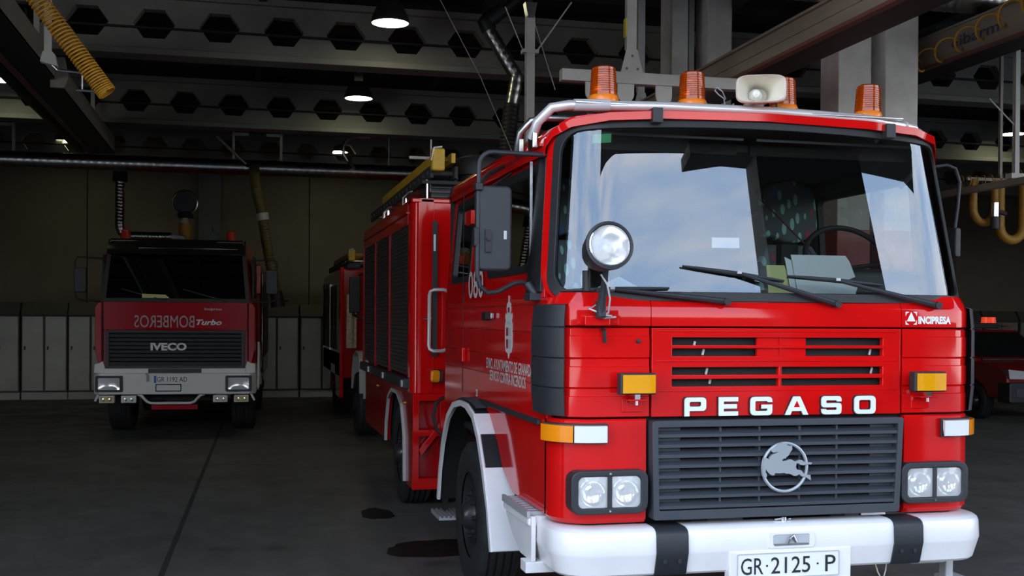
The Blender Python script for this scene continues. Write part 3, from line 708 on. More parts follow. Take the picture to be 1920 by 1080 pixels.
for ch, a, b in (('P', -0.541, -0.422), ('E', -0.351, -0.243), ('G', -0.173, -0.049), ('A', 0.025, 0.159), ('S', 0.236, 0.353), ('O', 0.430, 0.556)):
    obj('letter', glyph(ch, a, b, 1.350, 1.447), LETTER, FE, flat=True)
    obj('letter_shadow', glyph(ch, a, b, 1.350, 1.447, 0.0035, -0.014, -0.002), INK, FE, flat=True)  # black rim round each letter stands in for its shadow
# grille
ga, gb, g0, g1 = -0.728, 0.706, 0.822, 1.331
def GZ(x, z): return x*(1-(1.331-z)*0.045)-0.012*(1.331-z)
outer = [(GZ(x, z), z) for x, z in rrect(ga, gb, g0, g1, 0.012, 3)]
inner = [(GZ(x, z), z) for x, z in rrect(ga+0.032, gb-0.032, g0+0.048, g1-0.034, 0.006, 3)]
obj('grille_frame', ringplate(MB(), outer, inner, lambda u, v, off: (u, -0.055-off, v), 0.09), GRILLE, FE, bevel=0.004)
obj('grille_backing', MB().box(ga+0.02, gb-0.02, 0.035, 0.05, g0+0.03, g1-0.02), DARK, FE)
for x0, x1 in ((ga+0.03, -0.565), (0.535, gb-0.03)):
    obj('grille_blank', MB().box(GZ(x0, 1.08), GZ(x1, 1.08), -0.015, 0.03, g0+0.04, g1-0.03), GRILLE, FE)
for k in range(9):
    z = 1.245 - k*0.0525; xa, xb = GZ(ga+0.03, z), GZ(gb-0.03, z)
    obj('grille_slat', MB().prism([(-0.050, z), (-0.050, z+0.016), (0.0, z+0.040), (0.0, z+0.030), (-0.035, z-0.002)], 'yz', xa, xb), GRILLE, FE)
for x in (-0.345, -0.125, 0.105, 0.321):
    obj('grille_bar', MB().box(x-0.006, x+0.006, -0.030, 0.01, g0+0.05, g1-0.03), GRILLE, FE)
# horse emblem in a ring
em = MB().tube([(0.002+0.126*math.cos(R(a)), -0.066, 1.08+0.126*math.sin(R(a))) for a in range(0, 360, 9)], 0.0085, 8, closed=True)
obj('emblem_ring', em, EMBLEM, FE)
HP = [(290,240),(330,215),(375,185),(415,150),(465,130),(490,118),(520,140),(560,155),(600,180),(655,180),(660,240),(625,290),(600,340),(555,375),(550,395),(520,390),(485,420),(500,435),(560,430),(610,410),(660,415),(700,445),(740,440),(785,420),(830,425),(860,455),(900,455),(960,470),(1005,475),(980,505),(920,495),(860,515),(800,505),(770,480),(735,475),(725,540),(740,580),(790,595),(820,600),(840,630),(870,660),(930,680),(975,680),(985,775),(940,745),(890,715),(830,705),(780,665),(740,690),(690,690),(640,660),(600,650),(560,650),(530,635),(450,640),(370,635),(360,670),(330,675),(285,650),(240,605),(215,560),(210,610),(230,640),(235,690),(205,720),(175,690),(160,640),(165,540),(175,440),(180,380),(210,370),(245,385),(265,405),(285,360),(320,325),(380,300),(430,280),(390,280),(340,290),(310,270)]
obj('emblem_horse', MB().prism([((u-550)*0.000335+0.002, 1.08-(v-545)*0.000310) for u, v in HP], 'xz', -0.078, -0.062), EMBLEM, FE, flat=True)
# headlamps: two round reflectors behind squarish glasses in one black bezel
def headlamps(cx):
    o = obj('headlamp_bezel', ringplate(MB(), rrect(cx-0.205, cx+0.205, 0.862, 1.084, 0.05, 6), rrect(cx-0.165, cx+0.165, 0.893, 1.053, 0.03, 6), lambda u, v, off: (u, -0.05-off, v), 0.12), BLACKP, FE, bevel=0.008)
    obj('bezel_post', MB().box(cx-0.012, cx+0.012, -0.045, 0.0, 0.885, 1.06), BLACKP, o)
    obj('bezel_back', MB().box(cx-0.19, cx+0.19, -0.004, 0.02, 0.875, 1.072), DARK, o)
    for z in (0.878, 1.068): obj('bezel_screw', MB().cyl((cx, -0.054, z), (cx, -0.048, z), 0.006, n=8), CHROME, o)
    for dx in (-0.088, 0.088):
        h = obj('headlamp', MB().lathe([(0.0, -0.004), (0.03, -0.007), (0.052, -0.014), (0.064, -0.022), (0.072, -0.032)], (cx+dx, 0.0, 0.973), (0, 1, 0), 24), REFL, FE)
        obj('headlamp_surround', ringplate(MB(), rrect(cx+dx-0.077, cx+dx+0.077, 0.893, 1.053, 0.022, 6), [(cx+dx+0.07*math.cos(R(a)), 0.973+0.07*math.sin(R(a))) for a in lin(0, 345, 24)], lambda u, v, off: (u, -0.028-off, v), 0.004), REFL, h)
        obj('bulb_shield', MB().lathe([(0.0, -0.030), (0.014, -0.028), (0.022, -0.020), (0.024, -0.006)], (cx+dx, 0.0, 0.973), (0, 1, 0), 16), CHROME, h)
        gl = MB().grid(lambda u, v, off: (cx+dx+u, -0.040-0.012*(1-(u/0.08)**2)*(1-((v-0.973)/0.08)**2), v), lin(-0.077, 0.077, 7), lin(0.895, 1.051, 7))
        obj('headlamp_glass', gl, LENS, h)
        for k in range(-4, 5): obj('glass_rib', MB().box(cx+dx+k*0.011-0.0012, cx+dx+k*0.011+0.0012, -0.036, -0.033, 0.915, 0.965), CLEARP, h) if k in (-3, -1, 1, 3) else None
headlamps(-0.950); headlamps(0.905)
FOGA = amber('fog_amber', (1.0, 0.42, 0.004), 0.15, 0.25)
# indicators
for sg in (-1, 1):
    def seg_(a, b): return (a, b) if sg > 0 else (-b, -a)
    zf = [(1.222, 0.0), (1.224, 0.045), (1.308, 0.045), (1.311, 0.0)]
    o = curved_panel('indicator_base', *seg_(0.955, 1.31), [(1.216, 0.0), (1.218, 0.022), (1.315, 0.022), (1.318, 0.0)], BLACKP, 0.01)
    curved_panel('indicator_white_lens', *seg_(0.965, 1.115), zf, CLEARP, 0.02, 0.004, parent=o)
    curved_panel('indicator_amber_lens', *seg_(1.121, 1.30), zf, AMBER, 0.02, 0.004, parent=o)
    # amber fog lamp on a stalk
    cx = sg*0.828+0.006
    f = obj('fog_lamp', MB().grid(lambda u, v, off: (cx+u, -0.055+0.03*(1-(u/0.1)**2)*(1-(v/0.06)**2), 1.524+v), lin(-0.096, 0.096, 7), lin(-0.054, 0.054, 5)).box(cx-0.096, cx+0.096, -0.105, -0.05, 1.470, 1.578), BLACKP, FE, bevel=0.008)
    obj('fog_lamp_reflector', MB().box(cx-0.085, cx+0.085, -0.109, -0.104, 1.479, 1.569), mat('brassy_reflector', (0.95, 0.62, 0.12), 0.25, 0.7), f)
    obj('fog_lamp_lens', MB().grid(lambda u, v, off: (cx+u, -0.112-0.008*(1-(u/0.09)**2)+off, 1.524+v), lin(-0.086, 0.086, 9), lin(-0.046, 0.046, 5), 0.004), FOGA, f)
    obj('fog_lamp_stalk', MB().box(cx-0.014, cx+0.014, -0.09, -0.06, 1.445, 1.472).cyl((cx, -0.075, 1.415), (cx, -0.075, 1.45), 0.007, n=8), CHROME, f)
    obj('fog_lamp_bracket', MB().box(cx-0.05, cx+0.05, -0.095, 0.0, 1.437, 1.446).box(cx-0.055, cx+0.055, -0.008, 0.0, 1.375, 1.445), RED, f, bevel=0.003)
    # black corner deflector
    p = [(1.352, 0.002), (1.356, 0.030), (1.492, 0.042), (1.497, 0.034), (1.502, 0.042), (1.644, 0.042), (1.649, 0.034), (1.654, 0.042), (1.802, 0.042), (1.807, 0.034), (1.812, 0.040), (1.920, 0.030), (1.926, 0.002)]
    curved_panel('corner_deflector', *seg_(1.165, 1.50), p, BLACKP, 0.012, 0.006)
# maker's sticker, right end of the cowl
def flat_front(x, z): return T((x, -0.002, z))
lettering('sticker_lettering', 'INCIPRESA', LETTER, FE, flat_front(0.822, 1.834), 0.200, 0.042, 0.05)
stk = MB()
sx, sz, sw = 0.744, 1.830, 0.068
stk.prism([(sx+0.008, sz+0.018), (sx+0.060, sz+0.018), (sx+0.034, sz+0.068)], 'xz', -0.003, -0.001)
for cx_, cz_, dx, dz in ((sx, sz+0.070, 1, -1), (sx+sw, sz+0.070, -1, -1), (sx, sz, 1, 1), (sx+sw, sz, -1, 1)):
    stk.prism([(cx_, cz_), (cx_+dx*0.022, cz_), (cx_+dx*0.006, cz_+dz*0.010), (cx_, cz_+dz*0.024)], 'xz', -0.003, -0.001)
obj('sticker_emblem', stk, LETTER, FE, flat=True)
# little fittings on the left front panel
obj('rubber_plug', MB().lathe([(0.012, 0), (0.011, 0.012), (0.0, 0.014)], (-0.79, 0.0, 1.737), (0, -1, 0), 10), RUBBER, FE)
obj('washer_hose', MB().tube([(-0.985, -0.01, 1.80), (-0.982, -0.03, 1.79), (-0.975, -0.02, 1.73)], 0.010, 8), RUBBER, FE)
# ------------------------------------------------------------------ bumper
BXs, BRd = 1.02, 0.22
def BP(s, z, off=0.0):
    a = abs(s); sg = 1 if s >= 0 else -1; La = BRd*math.pi/2
    if a <= BXs: x, y, nx, ny = a, -0.115, 0.0, -1.0
    elif a <= BXs+La:
        th = (a-BXs)/BRd; x, y, nx, ny = BXs+BRd*math.sin(th), -0.115+BRd-BRd*math.cos(th), math.sin(th), -math.cos(th)
    else: x, y, nx, ny = BXs+BRd, -0.115+BRd+(a-BXs-La), 1.0, 0.0
    return (sg*(x+nx*off), y+ny*off, z)
def bsg(a, b):
    pts = {a, b}
    for q in lin(BXs, BXs+BRd*math.pi/2, 13):
        for g in (1, -1):
            if a < g*q < b: pts.add(g*q)
    return sorted(pts)
BPR = [(0.545, -0.10), (0.548, -0.045), (0.560, -0.032), (0.655, -0.004), (0.668, 0.0), (0.755, -0.004), (0.774, -0.012), (0.786, -0.030), (0.792, -0.06), (0.793, -0.15)]
bump = obj('bumper', MB().grid(lambda u, v, off: BP(u, BPR[int(v)][0], BPR[int(v)][1]+off), bsg(-1.75, 1.75), range(len(BPR)), 0.006), WHITE, FE, ang=30)
OVR = [(z, o_+0.012) for z, o_ in BPR[1:]]
for a in (-0.725, 0.615):
    ov = obj('bumper_guard', MB().grid(lambda u, v, off: BP(u, OVR[int(v)][0], OVR[int(v)][1]+off), [a, a+0.17], range(len(OVR)), 0.02), BLACKP, FE, bevel=0.006)
    for dx in (0.045, 0.125): obj('guard_bolt', MB().cyl((a+dx, -0.120, 0.625), (a+dx, -0.080, 0.625), 0.012, n=10), RUBBER, ov)
obj('bumper_slot_rim', ringplate(MB(), rrect(-0.115, 0.150, 0.668, 0.752, 0.014), rrect(-0.085, 0.120, 0.682, 0.738, 0.012), lambda u, v, off: (u, -0.122-off, v), 0.012), WHITE, FE, bevel=0.004)
obj('bumper_slot_back', MB().box(-0.088, 0.123, -0.118, -0.114, 0.680, 0.740), GREYP, FE)
obj('tow_shackle', MB().tube([(-0.01, -0.125, 0.69), (0.0, -0.135, 0.72), (0.02, -0.13, 0.735), (0.04, -0.125, 0.70)], 0.008, 8).box(-0.08, 0.115, -0.125, -0.118, 0.682, 0.692), ALU, FE)
obj('tow_pin', MB().cyl((0.02, -0.02, 0.793), (0.02, -0.02, 0.812), 0.016, n=12).tube([(-0.03, -0.02, 0.80), (0.0, -0.03, 0.806), (0.06, -0.02, 0.80)], 0.007, 6), CHROME, FE)
np_ = obj('number_plate', MB().box(-0.29, 0.29, -0.124, -0.116, 0.515, 0.648), PLATE, FE, bevel=0.004)
obj('plate_rim', ringplate(MB(), rrect(-0.29, 0.29, 0.515, 0.648, 0.01), rrect(-0.284, 0.284, 0.521, 0.642, 0.008), lambda u, v, off: (u, -0.1265-off, v), 0.003), GREYP, np_)
obj('plate_mount', MB().box(-0.33, 0.36, -0.118, -0.06, 0.50, 0.66), WHITE, FE, bevel=0.004)
for s_, x0, w_ in (('GR', -0.268, 0.125), ('2125', -0.100, 0.222), ('P', 0.208, 0.060)):
    lettering('plate_lettering', s_, INK, np_, T((x0, -0.1255, 0.538)), w_, 0.086, 0.004)
for x in (-0.122, 0.165): obj('plate_dot', MB().cyl((x, -0.1255, 0.581), (x, -0.124, 0.581), 0.006, n=8), INK, np_)
# members under the bumper
obj('chassis_rail', MB().box(-0.45, -0.36, 0.1, 8.4, 0.62, 0.84), BLACKP, FE)
obj('chassis_rail', MB().box(0.36, 0.45, 0.1, 8.4, 0.62, 0.84), BLACKP, FE)
obj('bumper_stay', MB().box(-1.30, -1.1, 0.30, 0.42, 0.50, 0.56), WHITE, FE, bevel=0.005)
obj('bumper_stay', MB().box(0.95, 1.18, 0.25, 0.50, 0.46, 0.55), GREYP, FE, bevel=0.01)
obj('bumper_stay', MB().box(1.18, 1.23, 0.25, 0.32, 0.36, 0.56), GREYP, FE, bevel=0.008)
obj('steel_step_foot', MB().box(1.20, 1.34, 0.22, 0.40, 0.33, 0.37), GREYP, FE, bevel=0.012)
obj('loose_wire', MB().tube([(0.62, 0.1, 0.56), (0.64, 0.08, 0.47), (0.67, 0.08, 0.42), (0.70, 0.1, 0.47), (0.71, 0.1, 0.56)], 0.004, 6), CREAM, FE)
for sg in (-1, 1):
    st = obj('cab_step', MB().box(min(sg*1.16, sg*1.285), max(sg*1.16, sg*1.285), 0.32, 0.92, 0.74, 0.80), WHITE, FE, bevel=0.02)
    for k in range(8): obj('step_tread', MB().box(min(sg*1.10, sg*1.275), max(sg*1.10, sg*1.275), 0.34+k*0.072, 0.38+k*0.072, 0.80, 0.822), TREAD, st, bevel=0.004)
    obj('step_edge', MB().box(min(sg*1.272, sg*1.29), max(sg*1.272, sg*1.29), 0.32, 0.92, 0.79, 0.826), TREAD, st)
    obj('step_side_panel', MB().prism([(0.30, 0.56), (0.55, 0.56), (0.72, 0.62), (0.90, 0.72), (0.90, 0.80), (0.30, 0.80)], 'yz', sg*1.245, sg*1.27), WHITE, FE, bevel=0.004)

# ------------------------------------------------------------------ windscreen and upper cab
WH = 0.955
def WS(a, b, off=0.0):
    # a: arc length across, b: height above the cowl
    t = b/WH; W = 1.245 - 0.085*t; r = 0.30; L0 = 0.945; La = r*math.pi/2
    s = abs(a); sg = 1 if a >= 0 else -1; yb = 0.02 + 0.165*t
    if s <= L0: x, y, nx, ny = s/L0*(W-r), yb, 0.0, -1.0
    elif s <= L0+La:
        th = (s-L0)/r; x, y, nx, ny = W-r+r*math.sin(th), yb+r-r*math.cos(th), math.sin(th), -math.cos(th)
    else: x, y, nx, ny = W, yb+r+(s-L0-La), 1.0, 0.0
    bow = 0.035*(x/1.2)**2
    y += bow
    z = 1.968 + b*(1-0.055*(x/1.2)**2)
    return (sg*(x+nx*off), y+ny*off, z)
A_IN = 1.240
def rr_rows(a, b0, b1, r, n=13, m=41):
    rows = []
    cs = [b0+r*(1-math.cos(q)) for q in lin(0, math.pi/2, 6)]
    bs = cs + lin(b0+r, b1-r, n)[1:-1] + [b1-(c-b0) for c in reversed(cs)]
    for b in bs:
        d = 0.0
        if b < b0+r: d = r - math.sqrt(max(0, r*r-(b0+r-b)**2))
        if b > b1-r: d = r - math.sqrt(max(0, r*r-(b-(b1-r))**2))
        rows.append((b, a-d))
    return rows
rows = rr_rows(A_IN, 0.012, 0.925, 0.13)
um = lin(-1, 1, 49)
mb = MB(); nu = len(um)
for b, al in rows: mb.v += [WS(u*al, b, 0.0) for u in um]
mb.f = [(j*nu+i, j*nu+i+1, (j+1)*nu+i+1, (j+1)*nu+i) for j in range(len(rows)-1) for i in range(nu-1)]
obj('windscreen', mb, GLASS, FE, ang=60)
def rr_loop(a, b0, b1, r, nx=40, nb=10, nc=7):
    return ([(x, b0) for x in lin(-a+r, a-r, nx)] + arc(a-r, b0+r, r, -90, 0, nc)[1:] + [(a, z) for z in lin(b0+r, b1-r, nb)[1:]]
            + arc(a-r, b1-r, r, 0, 90, nc)[1:] + [(x, b1) for x in lin(a-r, -a+r, nx)[1:]] + arc(-a+r, b1-r, r, 90, 180, nc)[1:]
            + [(-a, z) for z in lin(b1-r, b0+r, nb)[1:]] + arc(-a+r, b0+r, r, 180, 270, nc)[1:-1])
WSf = lambda off0: (lambda u, v, off: WS(u, v, off0+off))
obj('windscreen_gasket', ringplate(MB(), rr_loop(A_IN+0.040, -0.025, 0.968, 0.14), rr_loop(A_IN-0.012, 0.026, 0.912, 0.12), WSf(0.012), 0.03), RUBBER, FE, bevel=0.005)
obj('windscreen_surround', ringplate(MB(), rr_loop(A_IN+0.108, -0.030, 1.000, 0.20), rr_loop(A_IN+0.025, -0.022, 0.960, 0.13), WSf(0.004), 0.05), RED, FE, bevel=0.004)
for x, dz in ((-0.64, 0.0), (0.73, -0.022)): obj('roof_clip', MB().box(x-0.028, x+0.028, 0.13, 0.22, 2.885+dz, 2.965+dz), BLACKP, FE, bevel=0.005)
# roof
RP = [(-1.185, 2.79), (-1.18, 2.84), (-1.155, 2.885), (-1.08, 2.925), (-0.9, 2.952), (-0.6, 2.975), (0, 2.988), (0.6, 2.975), (0.9, 2.952), (1.08, 2.925), (1.155, 2.885), (1.18, 2.84), (1.185, 2.79)]
def roof_pt(i, v, off):
    x, z = RP[int(i)]
    k = max(0.0, abs(x)-0.88)/0.32
    y0 = 0.155 + 0.27*k**2.2
    return (x, y0 + v*(3.30-y0), z + off - 0.02*(1-v)**8)
obj('cab_roof', MB().grid(roof_pt, range(len(RP)), [0, 0.02, 0.06, 0.15, 0.35, 0.6, 0.8, 1.0], 0.045), RED, FE, ang=40, bevel=0.006)
for sg in (-1, 1): obj('rain_gutter', MB().box(sg*1.19-0.01, sg*1.19+0.01, 0.45, 3.3, 2.785, 2.80), REDI, FE)
# side walls
def XS(z): return 1.22 if z <= 1.97 else 1.22 - 0.070*(z-1.97)/0.84
ARCH = [(0.95, 0.83), (1.20, 0.93), (1.36, 1.08), (1.60, 1.24), (2.00, 1.31), (2.42, 1.28), (2.84, 1.05), (2.92, 0.92), (3.25, 0.92)]
for sg in (-1, 1):
    a, b = (-1.22, -1.19) if sg < 0 else (1.19, 1.22)
    obj('cab_side', MB().prism([(0.2, 0.83)]+ARCH+[(3.25, 1.96), (0.2, 1.96)], 'yz', a, b), RED, FE)
    SL = lambda u, v: u + 0.15*(v-1.97)/0.84*max(0, min(1, (0.62-u)/0.12))
    up = MB().cells(lambda u, v, off: (sg*(XS(v)+off), SL(u, v), v), [0.27, 0.44, 0.62, 1.72, 2.36, 3.02, 3.25], [1.96, 2.125, 2.70, 2.80], [(0.44, 1.72, 2.125, 2.70), (2.36, 3.02, 2.125, 2.70)], 0.03)
    obj('cab_side_upper', up, RED, FE, bevel=0.006)
    obj('side_lining', MB().cells(lambda u, v, off: (sg*(XS(v)-0.035+off), SL(u, v), v), [0.35, 0.44, 0.62, 1.72, 2.36, 3.02, 3.2], [1.30, 1.96, 2.125, 2.70, 2.80], [(0.44, 1.72, 2.125, 2.70), (2.36, 3.02, 2.125, 2.70)], 0.02), DARK, FE)
    for y0, y1 in ((0.44, 1.72), (2.36, 3.02)):
        f = obj('side_window_frame', ringplate(MB(), rrect(y0-0.02, y1+0.02, 2.105, 2.72, 0.06), rrect(y0+0.03, y1-0.03, 2.150, 2.675, 0.04), lambda u, v, off: (sg*(XS(v)+0.006+off), u, v), 0.04), RUBBER, FE)
        obj('side_window', MB().grid(lambda u, v, off: (sg*(XS(v)-0.012), u, v), [y0, y1], [2.11, 2.71]), SIDEGLASS, f)
    obj('quarter_post', MB().cells(lambda u, v, off: (sg*(XS(v)+0.014+off), SL(u, v), v), [0.30, 0.62], [1.99, 2.76], [], 0.03), RUBBER, FE, bevel=0.006)
    obj('window_channel', MB().box(min(sg*1.2, sg*1.215), max(sg*1.2, sg*1.215), 0.60, 0.62, 2.1, 2.72), ALU, FE)
    for z in (1.925, 1.775, 1.62, 1.495): obj('side_groove_shade', MB().box(min(sg*1.219, sg*1.223), max(sg*1.219, sg*1.223), 0.36, 3.24, z-0.005, z+0.005), REDI, FE, bevel=0.002)  # grooves drawn as darker red strips, their shade put into the colour
    for y in (2.52,): obj('door_seam', MB().box(min(sg*1.217, sg*1.2225), max(sg*1.217, sg*1.2225), y-0.006, y+0.006, 1.32, 2.78), DARK, FE)
    obj('door_handle', MB().box(min(sg*1.222, sg*1.25), max(sg*1.222, sg*1.25), 1.45, 1.62, 1.845, 1.885), ALU, FE, bevel=0.008)
    obj('handle_recess', MB().box(min(sg*1.22, sg*1.235), max(sg*1.22, sg*1.235), 1.60, 1.80, 1.835, 1.89), RUBBER, FE, bevel=0.008)
    obj('trim_strip', MB().box(min(sg*1.22, sg*1.242), max(sg*1.22, sg*1.242), 0.30, 1.85, 1.285, 1.315), BLACKP, FE, bevel=0.006)
    hd = obj('door_hinge', MB().box(min(sg*1.22, sg*1.25), max(sg*1.22, sg*1.25), 2.40, 2.56, 1.535, 1.64), RED, FE, bevel=0.01)
    obj('door_hinge', MB().box(min(sg*1.20, sg*1.235), max(sg*1.20, sg*1.235), 2.18, 2.36, 2.50, 2.60), RED, FE, bevel=0.008)
    # rubber mudguard, white painted at its front and along its edge
    FO = [(1.06, 0.46), (1.16, 0.70), (1.30, 0.93), (1.46, 1.12), (1.62, 1.235), (1.85, 1.285), (2.10, 1.29), (2.36, 1.255), (2.60, 1.15), (2.80, 0.95), (2.92, 0.72), (3.0, 0.48)]
    xi, xo = sg*1.14, sg*1.315
    def fend(name, i0, i1, m, o_=0.0, x0=xi, x1=xo):
        fs = FO[i0:i1+1]
        n0 = lambda k: Vector((fs[min(k+1, len(fs)-1)][1]-fs[max(k-1, 0)][1], -(fs[min(k+1, len(fs)-1)][0]-fs[max(k-1, 0)][0]))).normalized()
        return obj(name, MB().grid(lambda u, v, off: (u, fs[int(v)][0]-n0(int(v)).x*(o_+off), fs[int(v)][1]-n0(int(v)).y*(o_+off)), [x0, x1], range(len(fs)), 0.02), m, FE, bevel=0.006, ang=50)
    fend('mudguard', 0, 11, RUBBER)
    fend('mudguard_paint', 0, 2, WHITE, 0.006, xi+sg*0.003, xo+sg*0.004)
    fend('mudguard_paint', 3, 4, WHITE, 0.006, xi+sg*0.003, xo+sg*0.004)
    lip = MB().prism([(y-0.0, z) for y, z in FO] + [(y+(0.045 if y < 2 else -0.045), z-0.035*(1 if z > 0.9 else 0.2)) for y, z in reversed(FO)], 'yz', xo-sg*0.012, xo+sg*0.010)
    obj('mudguard_lip', lip, WHITE, FE)
    mb = MB()
    for k in range(16):
        y = 1.66 + k*0.045; z = 1.245 + 0.055*math.sin((y-1.5)/0.95*math.pi)
        mb.box(min(xi, xo)+0.02, max(xi, xo)-0.01, y, y+0.022, z-0.005, z+0.012)
    obj('mudguard_ribs', mb, BLACKP, FE, kind='stuff')
# door decals, left side (the number, the crest and two lines)
def side_m(y, z, x=-1.2245): return Matrix(((0, 1, 0, x), (-1, 0, 0, y), (0, 0, 1, z), (0, 0, 0, 1)))
lettering('door_number', '080', DECAL, FE, side_m(2.30, 1.985), 0.50, 0.19, 0.012)
lettering('door_lettering', 'EXMO. AYUNTAMIENTO DE GRANADA', DECAL, FE, side_m(1.68, 1.528), 1.20, 0.068, 0.012)
lettering('door_lettering', 'SERVICIO CONTRA INCENDIOS', DECAL, FE, side_m(1.58, 1.455), 0.95, 0.066, 0.012)
cr = [(0.0, 0.24), (0.012, 0.24), (0.012, 0.205), (0.05, 0.19), (0.06, 0.165), (0.045, 0.13), (0.085, 0.135), (0.09, 0.11), (0.075, 0.09), (0.095, 0.07), (0.095, -0.06), (0.075, -0.095), (0.02, -0.105), (0.012, -0.13), (0.0, -0.135)]
cr = cr + [(-a, b) for a, b in reversed(cr[1:-1])]
crest = obj('door_crest', MB().prism([(1.06-a, 1.745+b) for a, b in cr], 'yz', -1.2235, -1.2215), DECAL, FE, flat=True)
for k, (a, b, c, d) in enumerate(((-0.06, -0.01, 0.0, 0.05), (0.01, 0.06, 0.0, 0.05), (-0.06, -0.01, -0.075, -0.02), (0.01, 0.06, -0.075, -0.02), (-0.05, 0.05, 0.07, 0.085), (-0.025, 0.025, 0.14, 0.17))):
    obj('crest_field', MB().box(-1.2245, -1.2235, 1.06+a, 1.06+b, 1.745+c, 1.745+d), REDF if k % 2 else GREYP, crest, flat=True)
lettering('fender_number', '28', LETTER, FE, side_m(2.02, 1.32), 0.06, 0.05, 0.02)
obj('warning_tag', MB().box(-1.232, -1.224, 2.30, 2.42, 2.515, 2.60), mat('pale_red_tag', (0.42, 0.08, 0.09), 0.5), FE)
# ------------------------------------------------------------------ inside the cab
obj('cab_floor', MB().box(-1.18, 1.18, 0.08, 3.2, 1.05, 1.10), DARK, FE)
obj('cab_rear_wall', MB().cells(lambda u, v, off: (u, 3.22+off, v), [-1.19, -0.7, 0.7, 1.19], [0.95, 2.2, 2.65, 2.86], [], 0.03), DARK, FE)
obj('cab_lining', MB().box(-1.12, 1.12, 0.45, 3.2, 2.80, 2.84), LINER, FE)
obj('firewall', MB().box(-1.16, 1.16, 0.10, 0.13, 1.05, 1.95), DARK, FE)
dash = MB().prism([(0.10, 1.90), (0.12, 1.985), (0.42, 2.02), (0.60, 2.0), (0.66, 1.90), (0.60, 1.55), (0.30, 1.50)], 'yz', -1.10, 1.10)
obj('dashboard', dash, DASH, FE, bevel=0.015)
obj('instrument_hood', MB().prism([(0.36, 1.98), (0.40, 2.13), (0.58, 2.16), (0.66, 2.06), (0.66, 1.95)], 'yz', 0.42, 1.08), DASH, FE, bevel=0.02)
for x0, x1 in ((-1.02, -0.06), (0.02, 1.02)):
    obj('sun_visor', MB().box(x0, x1, 0.42, 0.44, 2.775, 2.85), DARK, FE, bevel=0.006)
    obj('visor_rod', MB().cyl((x0, 0.34, 2.852), (x1, 0.34, 2.852), 0.008, n=8), GREYP, FE)
obj('cab_light', MB().box(-0.42, -0.32, 0.50, 0.56, 2.775, 2.80), GREYP, FE, bevel=0.01)
obj('grab_strap', MB().tube([(1.02, 0.36, 2.80), (1.0, 0.30, 2.74), (0.96, 0.30, 2.68), (0.93, 0.36, 2.62)], 0.014, 8), LINER, FE)
def seat(cx, y, m, w=0.23):
    st = obj('seat_cushion', MB().box(cx-w, cx+w, y-0.42, y+0.10, 1.62, 1.76), m, FE, bevel=0.04, seg=3)
    def back(u, v, off):
        k = 1-0.35*max(0, (v-0.55)/0.45)**2
        return (cx+u*w*k, y+0.10+0.12*v-off-0.05*(1-u*u)*(1-(2*v-1)**4), 1.74+0.62*v)
    obj('seat_backrest', MB().grid(back, lin(-1, 1, 9), lin(0, 1, 11), 0.09), m, FE, bevel=0.02)
    def head(u, v, off):
        k = math.sqrt(max(0.05, 1-(abs(2*v-1)**5)))*(1-0.12*v)
        return (cx+u*w*0.86*k, y+0.22+0.03*v-off-0.04*(1-u*u), 2.375+0.42*v)
    obj('seat_headrest', MB().grid(head, lin(-1, 1, 9), lin(0, 1, 11), 0.08), m, FE, bevel=0.015)
    obj('seat_base', MB().box(cx-w*0.7, cx+w*0.7, y-0.36, y+0.06, 1.1, 1.62), DARK, FE)
seat(0.85, 1.32, FABRIC, 0.25); seat(-0.85, 1.32, FABRIC, 0.25)
sw = [(0.86+0.285*math.cos(R(a)), 0.80+0.13*math.sin(R(a)), 2.21+0.22*math.sin(R(a))) for a in range(0, 360, 10)]
obj('steering_wheel', MB().tube(sw, 0.017, 10, closed=True).tube([(0.86, 0.80, 2.17), (0.86, 0.62, 1.95)], 0.03, 10).tube([(0.58, 0.80, 2.21), (0.86, 0.82, 2.17), (1.14, 0.80, 2.21)], 0.014, 8), RUBBER, FE)
obj('seat_belt', MB().tube([(0.55, 1.7, 2.82), (0.78, 1.22, 2.35), (0.92, 1.0, 2.0)], 0.006, 6), mat('belt_webbing', (0.10, 0.03, 0.03), 0.8), FE)
obj('side_pouch', MB().box(0.52, 0.64, 1.02, 1.1, 2.18, 2.33), DARK, FE, bevel=0.01)
# things lying behind the windscreen
tag(obj('paper_sheet', MB().prism([(0.20, 0.0), (0.545, 0.0), (0.575, 0.06), (0.50, 0.085), (0.565, 0.11), (0.545, 0.20), (0.525, 0.235), (0.19, 0.235)], 'xz', 0.0, 0.004).xf(T((2.755, 5.46+0.19, 1.990)) @ RX(-18)), PAPER, flat=True), 'white paper sheet propped behind the windscreen of the near fire engine', 'paper')
tag(obj('paper_sheet', MB().prism([(0.165, 0.0), (0.20, 0.0), (0.20, 0.20), (0.155, 0.222)], 'xz', 0.0, 0.003).xf(T((2.755, 5.46+0.20, 1.990)) @ RX(-18)), PAPER, flat=True), 'white sheet peeping out left of the propped white paper, behind the windscreen', 'paper')
tag(obj('yellow_booklet', MB().prism([(0.035, 0.0), (0.19, 0.0), (0.155, 0.17), (0.045, 0.17)], 'xz', 0.0, 0.008).xf(T((2.755, 5.46+0.215, 1.992)) @ RX(-18)), PAPERY, flat=True), 'pale yellow-green booklet standing behind the windscreen, left of the white paper', 'booklet')
tag(obj('paper_wad', MB().grid(lambda u, v, off: (1.93+u, 5.46+0.22+v, 2.006+0.07*max(0, 1-abs(u)/0.14-abs(v)/0.12)+off+0.01*math.sin(u*60)*math.sin(v*50)), lin(-0.12, 0.12, 9), lin(-0.10, 0.10, 7), 0.003), PAPER), 'crumpled pale paper on the dashboard behind the round spotlight', 'paper')
